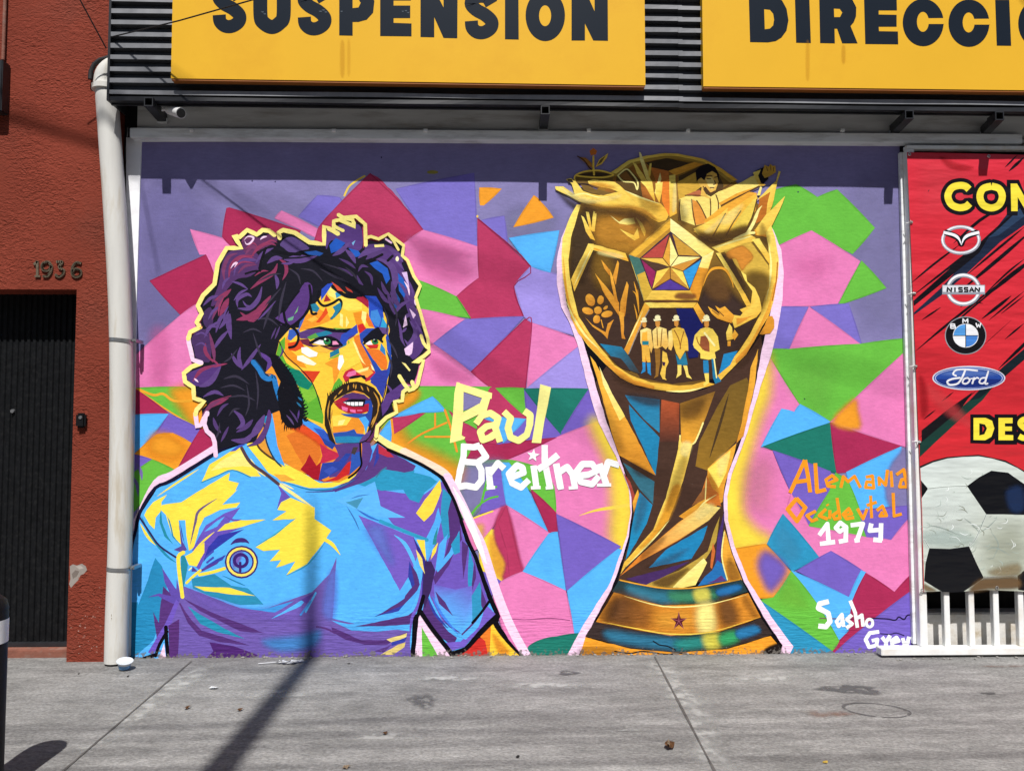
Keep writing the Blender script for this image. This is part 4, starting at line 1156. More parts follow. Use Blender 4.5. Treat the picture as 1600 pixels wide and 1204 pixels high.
# hair, dark purple masses
for c, pts in (((84,54,104),"342,446 348,412 360,393 386,391 404,398 408,416 392,432 372,436 356,452 346,470 330,478"),((98,52,92),"378,385 390,366 404,372 425,366 434,376 420,385 404,392 390,400"),
  ((92,72,128),"438,382 448,372 462,372 484,388 470,392 456,396 444,388"),((88,60,126),"509,362 524,366 530,352 556,350 566,360 566,388 552,392 536,380 518,376 510,390"),
  ((86,58,120),"572,384 592,382 612,386 628,402 628,420 640,440 650,462 648,480 655,505 664,532 660,548 645,562 636,540 646,520 640,495 632,470 622,440 606,415 585,405 572,398"),
  ((74,50,96),"300,530 310,516 326,516 329,530 331,552 327,566 308,560 304,546"),((70,48,92),"318,490 330,480 334,500 330,515 320,508"),
  ((84,56,120),"292,590 300,580 340,568 346,572 330,592 318,602 304,602"),((92,60,120),"400,688 414,666 420,640 425,650 419,674 408,692 386,697"),
  ((90,58,126),"440,500 450,482 464,462 477,442 488,447 487,468 477,488 464,504 450,510")): P(c, pts, 3)
P((34,88,184), "515,384 525,372 540,380 530,392 518,396"); P((36,92,186), "545,388 560,392 566,400 556,402"); P((36,92,190), "578,412 590,408 606,420 610,436 604,444 598,428 586,420"); P((34,96,190), "620,425 630,435 636,450 632,466 624,455"); P((40,90,170), "476,394 494,392 506,396 500,400 482,398"); P((36,80,150), "618,456 626,468 622,485 616,480")
PS=[(96,70,130),(120,60,100),(140,56,92),(86,62,116)]
strokes = [("352,440 350,422 358,402 372,396",4,1),("358,436 362,415 376,402 398,400",4,2),("366,432 372,412 392,406 404,408",4,0),("372,428 384,416 402,414",3,1),("384,398 394,386 406,392",4,1),("392,404 404,388 420,380 432,384",4,2),("378,380 384,372 392,374",3,1),("400,412 412,396 428,388",4,0),
 ("392,452 410,438 428,426 434,412",5,2),("430,428 434,440 433,452",4,0),("436,405 446,412 448,425 442,438",4,2),("444,406 470,408 496,400",5,0),("418,412 430,404 442,404",5,0),("372,480 372,468 386,460 394,464",4,0),("372,482 390,482 404,468 410,448",5,0),("398,488 412,478 424,462",6,2),("376,488 396,500 414,478",5,2),("370,500 392,494 416,476",6,2),
 ("336,470 350,462 362,452",5,2),("332,500 344,470 350,462",5,1),("344,494 352,478 358,466",6,2),("338,520 344,500 352,490",4,0),("358,486 352,502 343,514",4,0),("360,490 358,505 362,530",6,0),("333,548 345,530 358,516",4,0),("320,528 330,510 340,512",4,0),("322,536 322,550 334,566",4,2),("328,520 334,545 336,566",4,1),
 ("362,552 370,566 380,576",4,0),("376,542 374,560 380,575",4,0),("378,578 392,560 408,538",4,0),("302,596 316,578 340,570",4,2),("312,604 330,596 346,572",6,0),("318,620 336,612 350,618",4,0),("322,642 332,632 346,626 362,618",6,2),("316,650 330,634 346,624",4,1),
 ("340,650 348,636 358,630",3,3),("364,640 376,650 380,662 370,670",5,0),("334,652 338,665 346,676",4,3),("346,690 352,678 358,666",3,3),("370,675 386,666 396,655",5,3),("362,687 384,688 398,674",6,0),("392,684 404,668 414,648",8,0),
 ("520,400 534,392 548,378",5,0),("540,390 550,400 556,412",5,0),("560,404 570,396 582,392 600,388",6,0),("572,406 584,398 606,394",5,3),("590,404 612,416 618,440 612,460",7,0),("606,388 622,398 630,410",5,0),("612,440 616,460 622,480",5,3),("558,430 562,440 568,446",3,3),("570,424 580,432 582,446",3,3),("596,440 602,455 610,462",4,3),("590,450 600,466 608,474",4,3),("610,456 618,470 626,480",5,3),("606,460 612,475 616,490",5,3),
 ("528,418 545,426 552,432",3,3),("530,404 546,412 556,420",3,3),("560,425 566,416 576,418",3,3),("622,498 626,515 628,530 634,542",3,0),("630,500 640,492 650,500",4,0),("628,520 636,512",3,0),("634,545 646,530 652,510",5,0),("616,492 626,478 640,470",4,0),("640,470 650,490 658,510",5,3),("436,560 442,550 440,540",2,3),("430,530 434,520 438,510",2,3),("424,530 432,512",2,3),("562,690 572,682 580,672",5,0),("584,676 590,668 588,660",5,1)]
for pts, w, c in strokes: S(PS[c], w * 1.45, pts, tp=1)
GRY=(58,54,70)
for pts, w in (("500,420 520,430 540,438",3),("505,412 530,420 548,430",2.5),("512,428 530,436 546,442",2.5),("540,418 552,428 560,440",3),("430,470 420,490 412,515",4),("440,450 424,468 414,480",3),("396,520 404,545 410,560",3),("350,592 370,588 390,600",4),("345,606 365,602 384,610",3),("350,622 380,618 400,626",3),("400,580 404,610 402,640",3),("386,600 390,630 384,650",3),("372,545 360,560 350,566",3),("398,500 420,498 436,510",3),("380,520 396,514 410,520",3),("404,440 424,430 440,428",3),("452,420 466,430 470,445",3),("470,420 490,424 505,440",3),("448,440 440,470 436,500",4),("334,690 342,676 344,660",3),("358,650 366,640 376,638",3),("610,470 620,490 618,510",3),("600,480 606,500 604,520",3),("606,530 616,545 622,560",3),("604,548 612,570 610,590",3)): S(GRY, w, pts, tp=1)
PB=(98,72,134)
for pts, w in (("318,478 330,466 342,462",5),("326,500 334,486 346,478",4),("322,515 334,508 346,500",4),("306,524 316,520 326,526",3),("306,540 316,536 324,542",3),("350,505 352,490 358,478",3),("366,470 376,458 388,452",4),("404,500 416,488 432,470",3),("362,440 376,444 388,452",4),("348,452 352,440 360,434",4),("380,470 386,478 396,478",3),("440,412 452,412 462,408",4),("452,402 466,400 480,400",3),("612,402 624,412 632,424",4),("622,440 632,452 640,470",5),("640,440 644,452 646,462",3),("640,500 648,515 652,530",4),("648,500 656,515 660,530",3),("632,530 640,540 650,545",4),("604,600 612,612 606,626",4)): S(PB, w, pts, tp=1)
RDH=(150,60,96)
for pts, w in (("366,414 380,402 398,404",2.5),("362,424 378,410 400,412",2.5),("384,390 396,380 404,388",2.5),("410,384 424,376 434,380",2.5),("352,462 344,478 342,494",3),("396,492 410,486 420,474",2.5),("398,432 410,424 420,424",2.5),("330,560 338,566 344,572",3),("334,574 346,570 356,568",3)): S(RDH, w, pts, tp=1)
P((90,60,128), "618,606 626,600 634,592 630,612 622,624 612,628 606,640 598,650 596,632 604,616")
P((98,44,92), "586,672 590,664 588,678 578,690 572,690 580,680")
for pts, w in (("406,420 410,404 416,388",4),("426,392 446,396 470,398",5),("384,428 398,424 408,424",3),("468,455 456,470 452,476",3),("484,446 486,466 480,488 462,506 450,512",4),("443,481 448,505 462,515 467,528 462,540 452,543",4),("432,500 442,506 452,508",3),("499,455 497,468 506,478 520,474 530,468 534,474 530,486 518,498",4),("520,448 540,462 556,464",6),("546,458 556,462 566,462",4),("486,478 488,490 495,490",4),("570,412 590,402 598,398",4),("606,408 614,400",4)): S(SBN, w, pts)
P((40,128,158), "520,480 533,472 534,482 524,496 516,500 524,486"); P((40,130,160), "486,476 494,474 500,482 496,488 489,486"); P((122,184,120), "462,488 464,484 466,480 467,478 465,487 460,492"); P((110,170,140), "450,498 460,494 458,500 451,502")
P((214,80,52), "518,440 530,448 538,456 528,454"); P((180,60,50), "540,448 550,454 552,458 543,454")
# highlights in the hair
for pts in ("382,376 388,370 397,372 392,380 386,382 383,377","407,375 412,371 418,370","361,420 366,413 371,411 367,418","640,462 638,450 632,440","650,478 648,468","304,591 311,597"): S((246,214,240), 3, pts, tp=1)
P((244,210,240), "634,492 637,508 630,512"); P((220,190,236), "638,436 636,425 628,426 640,450"); P((240,206,240), "632,545 646,534 644,552 640,556 634,554"); P((238,206,240), "640,482 650,492 646,498"); E((255,246,200), 621, 405, 2.5, 4)
P(PY, "585,383 600,382 601,386 586,387"); P(PY, "628,566 634,568 642,578 640,580"); P((120,180,220), "550,380 556,376 552,384"); E((246,220,244), 326, 646, 2, 4)
# fringe of light round the hair
YO=(255,240,140)
def J(c, w, s):
    p = pp(s)
    S(c, w, [q for a, b in zip(p, p[1:]) for q in (a, ((a[0]+b[0])/2, (a[1]+b[1])/2))] + [p[-1]], raw=True)
J(OP, 7, "338,712 336,690 333,681 324,673 320,662 323,645 316,662 309,667 306,645")
J(OP, 6, "316,660 320,660 324,644")
J(YO, 7, "306,648 308,640 320,627 304,622 303,605 290,596 288,583 300,573 316,567")
J(OP, 7, "316,567 302,562 299,548 296,536 295,526")
J(YO, 7, "295,530 298,519 314,511 308,504 316,490 310,478 318,462 336,444 341,412 355,388 378,388 366,368 375,371 387,360 402,367 411,360 421,361 430,368")
J(YO, 7, "438,373 436,364 443,360 461,364 484,379 507,382 507,354 521,361 529,366")
J(YO, 6, "522,358 522,346 531,344 556,355 551,344 537,341 529,336"); J(YO, 6, "537,341 557,339 571,351 572,384"); J(YO, 5, "523,354 530,358 537,361"); 
J(YO, 5, "573,372 580,370 592,374 607,366 631,384 629,400 637,407 647,432 657,447 650,465 654,480 657,488 663,510 669,530 671,548 662,536 658,524"); J(YO, 4, "607,366 616,378 623,391"); J((240,200,232), 3, "603,374 612,380")
J(YO, 6, "671,549 663,556 646,567 662,563 657,582 653,600 648,608 644,596"); J(YO, 6, "648,606 640,610 632,600 624,587"); J(YO, 6, "638,606 630,612 629,626 617,627 620,644 604,652 590,666 588,682")
P((250,160,60), "312,512 318,510 314,514")

mp_.amp = 0
# ---------------------------------------------------------------- materials
M = {}
M['white'] = mat('old_white_paint', (0.74, 0.74, 0.73), .5, noise=.08, nscale=14, bump=.15, dirt=(.42, .38, .32), dscale=9, damt=.5)
M['trim'] = mat('white_trim', (0.86, 0.87, 0.90), .5, noise=.05, nscale=10, bump=.1, bscale=40, dirt=(.5, .5, .5), dscale=6, damt=.4)
M['beam'] = mat('grey_beam_paint', (0.66, 0.66, 0.65), .5, noise=.14, nscale=6, dirt=(.22, .18, .14), dscale=5, damt=.6, bump=.12, bscale=30, stretch=(.4, 1, 2.5))
M['beamlow'] = mat('beam_flange_paint', (0.82, 0.84, 0.85), .5, noise=.10, nscale=7, dirt=(.25, .22, .2), dscale=8, damt=.5, stretch=(.4, 1, 2.5))
M['black'] = mat('black_coated_metal', (0.016, 0.017, 0.02), .42, noise=.25, nscale=12, spec=.5)
M['rib_highlight'] = mat('painted_crest_highlight', (0.20, 0.207, 0.222), .45, noise=.22, nscale=7, spec=.5, stretch=(1.6, 1, .5), dirt=(.2, .2, .2), dscale=12, damt=.35)  # highlight on the crests put into the colour; the sheet itself is black
M['door'] = mat('black_door_sheet', (0.0065, 0.007, 0.008), .5, noise=.3, nscale=20, spec=.12, dirt=(.022, .022, .022), dscale=30, damt=.5)
M['pvc'] = mat('drain_pipe_pvc', (0.60, 0.595, 0.56), .5, noise=.10, nscale=6, dirt=(.40, .34, .24), dscale=6, damt=.8, stretch=(2.4, 2.4, .3), bump=.05)
M['steel'] = mat('clamp_steel', (0.38, 0.39, 0.40), .35, metal=.8, noise=.15)
M['bronze'] = mat('number_bronze', (0.20, 0.16, 0.11), .4, metal=.5, noise=.25, nscale=60)
M['dark'] = mat('interior_shade_black', (0.015, 0.014, 0.014), .9, noise=.3)
M['plastic'] = mat('black_plastic', (0.007, 0.007, 0.008), .5, noise=.1, spec=.15)
M['camwhite'] = mat('camera_housing', (0.78, 0.78, 0.77), .35, noise=.05)
M['glass'] = mat('lens_glass', (0.01, 0.01, 0.012), .08, noise=0)
M['cable'] = mat('cable_rubber', (0.014, 0.013, 0.014), .6, noise=.2)
M['gate'] = mat('gate_white_paint', (0.80, 0.81, 0.80), .42, noise=.06, nscale=20, dirt=(.48, .36, .2), dscale=5, damt=.5, bump=.1)
M['lowwall'] = mat('peeling_low_wall', (0.62, 0.61, 0.58), .8, noise=.15, nscale=14, dirt=(.35, .27, .15), dscale=7, damt=.8, bump=.4, bscale=30)
M['sill'] = mat('red_sill', (0.20, 0.075, 0.05), .8, noise=.2, nscale=16, bump=.3, dirt=(.22, .18, .15), dscale=14, damt=.6)
M['band'] = mat('reflective_white', (0.72, 0.74, 0.76), .35, noise=.08, nscale=9)
M['tie'] = mat('white_cable_tie', (0.85, 0.85, 0.83), .4, noise=.03)
M['brass'] = mat('grommet_metal', (0.62, 0.60, 0.56), .3, metal=.9, noise=.1)
M['road'] = mat('asphalt', (0.05, 0.05, 0.052), .9, noise=.3, nscale=40, bump=.4)
M['kerb'] = mat('kerb_concrete', (0.34, 0.33, 0.31), .85, noise=.2, nscale=10, bump=.3)
M['pole'] = mat('pole_concrete', (0.36, 0.35, 0.33), .85, noise=.15, nscale=9, bump=.2)
M['roofs'] = mat('shop_body', (0.42, 0.42, 0.41), .8, noise=.1)
M['paper'] = mat('scrap_paper', (0.86, 0.87, 0.88), .7, noise=.04)
M['leaf'] = mat('dry_leaf', (0.16, 0.075, 0.03), .7, noise=.4, nscale=60)
M['leafpale'] = mat('dry_leaf_pale', (0.40, 0.30, 0.20), .7, noise=.3, nscale=80)
M['leafyel'] = mat('yellow_petal', (0.72, 0.52, 0.10), .6, noise=.15, nscale=60)
M['grit'] = mat('dark_grit', (0.03, 0.028, 0.026), .9, noise=.3)
M['cupw'] = mat('yoghurt_cup_white', (0.60, 0.64, 0.68), .35, noise=.05)
M['cupb'] = mat('yoghurt_cup_blue', (0.12, 0.30, 0.55), .35, noise=.4, nscale=30)
M['clear'] = mat('clear_plastic_scrap', (0.48, 0.49, 0.51), .2, noise=.15, nscale=40)
M['chalk'] = mat('plaster_chips', (0.24, 0.23, 0.215), .9, noise=.2, nscale=30, bump=.3)

# stucco of the red house: hand thrown, horizontally combed
def stucco():
    m = mat('red_stucco', (0.195, 0.040, 0.024), .75, noise=.16, nscale=2.2, spec=.06, dirt=(.14, .045, .032), dscale=1.6, damt=.5)
    nt = m.node_tree; N = nt.nodes; Lk = nt.links
    tc = N.new('ShaderNodeTexCoord'); mp = N.new('ShaderNodeMapping'); mp.inputs['Scale'].default_value = (26, 26, 46)
    Lk.new(tc.outputs['Object'], mp.inputs[0])
    n1 = N.new('ShaderNodeTexNoise'); n1.inputs['Scale'].default_value = 1.0; n1.inputs['Detail'].default_value = 4; n1.inputs['Distortion'].default_value = 1.2
    Lk.new(mp.outputs[0], n1.inputs['Vector'])
    n9 = N.new('ShaderNodeTexNoise'); n9.inputs['Scale'].default_value = 2.6; n9.inputs['Detail'].default_value = 3; Lk.new(tc.outputs['Object'], n9.inputs['Vector'])
    r9 = N.new('ShaderNodeMapRange'); r9.inputs[1].default_value = .35; r9.inputs[2].default_value = .65; r9.inputs[3].default_value = .35; r9.inputs[4].default_value = 1.0; Lk.new(n9.outputs[0], r9.inputs[0])
    bp = N.new('ShaderNodeBump'); bp.inputs['Distance'].default_value = .02; Lk.new(r9.outputs[0], bp.inputs['Strength'])
    Lk.new(n1.outputs[0], bp.inputs['Height']); Lk.new(bp.outputs[0], N['Principled BSDF'].inputs['Normal'])
    return m
M['stucco'] = stucco()
def side(): # pavement
    m = mat('pavement_concrete', (0.30, 0.292, 0.278), .85, noise=.0, spec=.25)
    nt = m.node_tree; N = nt.nodes; Lk = nt.links; b = N['Principled BSDF']
    tc = N.new('ShaderNodeTexCoord')
    def noise(scale, detail, st=(1, 1, 1), rough=.6):
        mp = N.new('ShaderNodeMapping'); mp.inputs['Scale'].default_value = st; Lk.new(tc.outputs['Object'], mp.inputs[0])
        n = N.new('ShaderNodeTexNoise'); n.inputs['Scale'].default_value = scale; n.inputs['Detail'].default_value = detail; n.inputs['Roughness'].default_value = rough
        Lk.new(mp.outputs[0], n.inputs['Vector']); return n.outputs[0]
    def rng(src, a, c, lo, hi):
        r = N.new('ShaderNodeMapRange'); r.inputs[1].default_value = a; r.inputs[2].default_value = c; r.inputs[3].default_value = lo; r.inputs[4].default_value = hi
        Lk.new(src, r.inputs[0]); return r.outputs[0]
    def mul(a, c):
        q = N.new('ShaderNodeMath'); q.operation = 'MULTIPLY'; Lk.new(a, q.inputs[0]); Lk.new(c, q.inputs[1]); return q.outputs[0]
    big = rng(noise(1.3, 5, (.6, 1.6, 1)), .3, .7, .74, 1.24)
    streak = rng(noise(4, 7, (.8, 2.2, 1), .7), .3, .7, .82, 1.16)
    grain = mul(rng(noise(60, 8, (.8, 1.3, 1), .75), .34, .66, .55, 1.48), rng(noise(14, 6, (.6, 1.6, 1), .7), .35, .65, .82, 1.2))
    tot = mul(mul(big, streak), grain)
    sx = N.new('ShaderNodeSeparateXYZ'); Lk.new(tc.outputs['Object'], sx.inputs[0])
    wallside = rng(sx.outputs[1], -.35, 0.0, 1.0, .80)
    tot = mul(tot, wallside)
    sc = N.new('ShaderNodeVectorMath'); sc.operation = 'SCALE'; sc.inputs[0].default_value = (0.196, 0.193, 0.186)
    Lk.new(tot, sc.inputs['Scale'])
    # drops and specks
    v = N.new('ShaderNodeTexVoronoi'); v.inputs['Scale'].default_value = 9; Lk.new(tc.outputs['Object'], v.inputs['Vector'])
    spk = rng(v.outputs['Distance'], .05, .09, .55, 0)
    sp2 = mul(spk, rng(noise(3, 2), .5, .6, 0, 1))
    mm = N.new('ShaderNodeMix'); mm.data_type = 'RGBA'; mm.inputs[7].default_value = (.10, .095, .09, 1)
    Lk.new(sp2, mm.inputs[0]); Lk.new(sc.outputs[0], mm.inputs[6]); Lk.new(mm.outputs[2], b.inputs['Base Color'])
    bp = N.new('ShaderNodeBump'); bp.inputs['Strength'].default_value = .5; bp.inputs['Distance'].default_value = .004
    Lk.new(noise(110, 5), bp.inputs['Height']); Lk.new(bp.outputs[0], b.inputs['Normal'])
    return m
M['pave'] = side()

# ---------------------------------------------------------------- ground
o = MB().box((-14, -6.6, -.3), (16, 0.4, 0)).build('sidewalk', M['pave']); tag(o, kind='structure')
o = MB().box((-40, -40, -.55), (40, -6.8, -.15)).build('road', M['road']); tag(o, kind='structure')
o = MB().box((-14, -6.8, -.4), (16, -6.6, 0.0), .02).build('kerb', M['kerb']); tag(o, kind='structure')
# joints cut in the pavement and the pale cement smeared along them
def strip(pa, pb, w, z=0.0):
    a, b = gr(*pa), gr(*pb); d = (b - a).normalized(); n = Vector((-d.y, d.x, 0)) * w / 2
    return [(q.x, q.y, z) for q in (a - n, b - n, b + n, a + n)]
M['joint'] = mat('joint_dirt', (0.085, 0.08, 0.075), .95, noise=.3, nscale=60)
M['smear'] = mat('cement_smear', (0.36, 0.36, 0.345), .9, noise=.15, nscale=40)
def cut(name, pts, w):
    mb = MB(); g = [gr(*p) for p in pts]
    L_ = []; R_ = []
    for i, p in enumerate(g):
        d = (g[min(i+1, len(g)-1)] - g[max(i-1, 0)]).normalized(); n = Vector((-d.y, d.x, 0)); k = w * (.7 + .6 * rnd.random()) / 2
        L_.append(Vector((p.x, p.y, .004)) + n * k); R_.append(Vector((p.x, p.y, .004)) - n * k)
    mb.poly(L_ + R_[::-1]); return mb.build(name, M['joint'])
def lerp(a, b, n): return [(a[0]+(b[0]-a[0])*k/n, a[1]+(b[1]-a[1])*k/n) for k in range(n+1)]
for a, b in (((299, 1033), (92, 1210)), ((1023, 1026), (1122, 1215))):
    tag(cut('pavement_joint', lerp(a, b, 14), .012), kind='structure')
def smear_mat():
    m = M['smear']; nt = m.node_tree; N = nt.nodes
    tc = N.new('ShaderNodeTexCoord'); n = N.new('ShaderNodeTexNoise'); n.inputs['Scale'].default_value = 14; n.inputs['Detail'].default_value = 8
    nt.links.new(tc.outputs['Object'], n.inputs['Vector'])
    r = N.new('ShaderNodeMapRange'); r.inputs[1].default_value = .36; r.inputs[2].default_value = .58; r.inputs[3].default_value = 0; r.inputs[4].default_value = .85
    at_ = N.new('ShaderNodeVertexColor'); at_.layer_name = 'Col'
    mu = N.new('ShaderNodeMath'); mu.operation = 'MULTIPLY'
    nt.links.new(n.outputs[0], r.inputs[0]); nt.links.new(r.outputs[0], mu.inputs[0]); nt.links.new(at_.outputs['Color'], mu.inputs[1])
    t = N.new('ShaderNodeBsdfTransparent'); mx = N.new('ShaderNodeMixShader')
    nt.links.new(mu.outputs[0], mx.inputs[0]); nt.links.new(t.outputs[0], mx.inputs[1]); nt.links.new(N['Principled BSDF'].outputs[0], mx.inputs[2])
    nt.links.new(mx.outputs[0], N['Material Output'].inputs[0])
smear_mat()
def stain(name, material, pts, z, n=48, blur=.5):
    """flat patch on the pavement that fades to its rim; pts is (px,py,rx_m,ry_m,rot)"""
    px, py, rx, ry, rot = pts
    c = gr(px, py); vs = [(c.x, c.y, z)]; cs = [1.0]; fs = []
    ca, sa = math.cos(R(rot)), math.sin(R(rot))
    for ring, al in ((blur, 1.0), (1.0, 0.0)):
        for k in range(n):
            t = 2 * math.pi * k / n; w = 1 + .18 * math.sin(3*t+px) + .1 * math.sin(7*t+py)
            x, y = rx*ring*w*math.cos(t), ry*ring*w*math.sin(t)
            vs.append((c.x + x*ca - y*sa, c.y + x*sa + y*ca, z)); cs.append(al)
    for k in range(n):
        j = (k+1) % n
        fs.append((0, 1+k, 1+j)); fs.append((1+k, 1+n+k, 1+n+j, 1+j))
    me = bpy.data.meshes.new(name); me.from_pydata(vs, [], fs)
    ca_ = me.color_attributes.new('Col', 'FLOAT_COLOR', 'POINT')
    ca_.data.foreach_set('color', [q for a in cs for q in (a, a, a, 1)])
    o = link(name, me, material); return tag(o, kind='structure')
def wet_mat(name, col, lo, hi, amt, sc):
    m = mat(name, col, .8, noise=.15, nscale=30); nt = m.node_tree; N = nt.nodes
    tc = N.new('ShaderNodeTexCoord'); n = N.new('ShaderNodeTexNoise'); n.inputs['Scale'].default_value = sc; n.inputs['Detail'].default_value = 8
    nt.links.new(tc.outputs['Object'], n.inputs['Vector'])
    r = N.new('ShaderNodeMapRange'); r.inputs[1].default_value = lo; r.inputs[2].default_value = hi; r.inputs[3].default_value = 0; r.inputs[4].default_value = amt
    at_ = N.new('ShaderNodeVertexColor'); at_.layer_name = 'Col'; mu = N.new('ShaderNodeMath'); mu.operation = 'MULTIPLY'
    nt.links.new(n.outputs[0], r.inputs[0]); nt.links.new(r.outputs[0], mu.inputs[0]); nt.links.new(at_.outputs['Color'], mu.inputs[1])
    t = N.new('ShaderNodeBsdfTransparent'); mx = N.new('ShaderNodeMixShader')
    nt.links.new(mu.outputs[0], mx.inputs[0]); nt.links.new(t.outputs[0], mx.inputs[1]); nt.links.new(N['Principled BSDF'].outputs[0], mx.inputs[2])
    nt.links.new(mx.outputs[0], N['Material Output'].inputs[0]); return m
M['wet'] = wet_mat('damp_stain', (0.085, 0.083, 0.085), .35, .5, .75, 16)
M['oil'] = wet_mat('faint_rust_stain', (0.24, 0.13, 0.09), .35, .6, .45, 9)
for px, py, rx, ry, rot in ((285, 1060, .10, .30, -18), (255, 1085, .09, .26, -20), (210, 1120, .06, .2, -18), (1048, 1062, .11, .34, 10), (1078, 1105, .12, .30, 8), (1110, 1180, .10, .22, 8), (270, 1075, .08, .3, -18), (235, 1100, .07, .24, -18), (165, 1155, .06, .2, -18), (1038, 1045, .12, .2, 8), (1065, 1085, .13, .3, 8), (1095, 1140, .09, .25, 8), (600, 1150, .22, .06, 0), (850, 1070, .3, .08, 0), (1200, 1060, .3, .07, 5), (700, 1060, .3, .06, 0), (990, 1140, .1, .03, 0), (430, 1085, .25, .08, 0)):
    SMZ = globals().get('SMZ', .0004) + .0001
    stain('cement_smear', M['smear'], (px, py, rx, ry, rot), SMZ, blur=.45)
stain('damp_stain', M['wet'], (1330, 1077, .20, .085, -8), .0034, blur=.75)
stain('damp_stain', M['wet'], (888, 1051, .07, .05, 0), .0034, blur=.75)
stain('damp_stain', M['wet'], (660, 1095, .09, .14, 20), .0034, blur=.4)
stain('damp_stain', M['wet'], (1545, 1083, .05, .02, 0), .0034, blur=.7)
stain('rust_stain', M['oil'], (1570, 1041, .22, .02, 0), .0036, blur=.5)
stain('rust_stain', M['oil'], (1290, 1115, .16, .07, 0), .0037, blur=.5)
def ringstain(px, py, rx, ry, rot, w):
    c = gr(px, py); n = 48; vs = []; fs = []
    ca, sa = math.cos(R(rot)), math.sin(R(rot))
    for k in range(n):
        t = 2*math.pi*k/n; h = w*(.5+.5*abs(math.sin(t*1.5+1)))
        for s in (1-h, 1+h):
            x, y = rx*s*math.cos(t), ry*s*math.sin(t); vs.append((c.x+x*ca-y*sa, c.y+x*sa+y*ca, .0030))
    for k in range(n):
        j = (k+1) % n; fs.append((2*k, 2*k+1, 2*j+1, 2*j))
    me = bpy.data.meshes.new('ring_stain'); me.from_pydata(vs, [], fs)
    ca_ = me.color_attributes.new('Col', 'FLOAT_COLOR', 'POINT'); ca_.data.foreach_set('color', [1.0]*(4*len(vs)))
    tag(link('ring_stain', me, M['wet']), kind='structure')
ringstain(1369, 1109, .17, .105, -14, .075)

# ---------------------------------------------------------------- the shop with the mural
TL, TR, BL_, BR_ = at(219, 222), at(1413, 232), at(203, 1030), at(1436, 1024)
XL, XR = -2.535, 2.965
ZT = 3.60
shop = thing('shop_building', 'shop front with a bright mural of a curly haired footballer and a golden cup', 'building', (0.2, 0, 0))
wall = MB().box((XL - .02, 0.0, -.05), (XR + .02, .25, ZT + .02)).build('mural_wall', M['trim'], shop)
wm = paint_mats('mural_paint', rough=.5, bump=.5, wash=.09, brush=.08)
wm_man = paint_mats('portrait_paint', rough=.5, bump=.5, wash=.06, brush=.12)
wm_cup = paint_mats('cup_paint', rough=.5, bump=.5, wash=.08, brush=.17)
mp_.emit('background', 'mural_background', wm, wall)
tag(mp_.emit('portrait', 'portrait_painting', wm_man, wall), 'painted footballer with dark curls, moustache and blue shirt')
tag(mp_.emit('cup', 'cup_painting', wm_cup, wall), 'painted golden cup with relief scenes')
mp_.emit('name_yellow', 'painted_lettering', wm, wall)
mp_.emit('name_white', 'painted_lettering', wm, wall)
mp_.emit('country_orange', 'painted_lettering', wm, wall)
mp_.emit('country_second', 'painted_lettering', wm, wall)
mp_.emit('year_white', 'painted_lettering', wm, wall)
mp_.emit('signature_white', 'painted_lettering', wm, wall)
mp_.emit('signature_second', 'painted_lettering', wm, wall)
# white strip between pipe and mural
mb = MB()
a, b, c, d = at(197, 215, -.012), at(221, 215, -.012), at(204, 1024, -.012), at(199, 1024, -.012)
mb.prism([a, b, at(213, 480, -.012), c, d], (0, .02, 0))
mb.build('white_jamb', M['trim'], shop)
# beam over the mural
zb0, zb1 = at(800, 219, -.07).z, at(800, 204, -.07).z
xb0, xb1 = at(203, 210, -.07).x, at(1597, 210, -.07).x
MB().box((xb0, -.075, zb0), (xb1, .10, zb1), .004).build('beam_flange', M['beamlow'], shop)
MB().box((xb0 + .03, -.03, zb1 + .006), (xb1 + 2.5, .12, 4.6)).build('lintel_beam', M['beam'], shop)
MB().box((xb1 + .02, -.02, zb0 + .03), (xb1 + 2.5, .10, zb1 - .02)).build('lintel_beam', M['beam'], shop)
for px in (300, 522, 665, 920, 1075, 1316): MB().box(at(px-3, 204, -.081) - Vector((0, .012, .008)), at(px+3, 204, -.081) + Vector((0, .004, .008))).build('beam_bolt', M['beamlow'], shop)
MB().box((XL, .26, 0), (9, 6, 4.4)).build('building_body', M['roofs'], shop)
# black filler that paints in the shade of the gap behind the pipe
MB().box((at(178, 300, .05).x, .02, 0), (XL - .03, .2, 3.95)).build('gap_shade_filler', M['black'], shop)

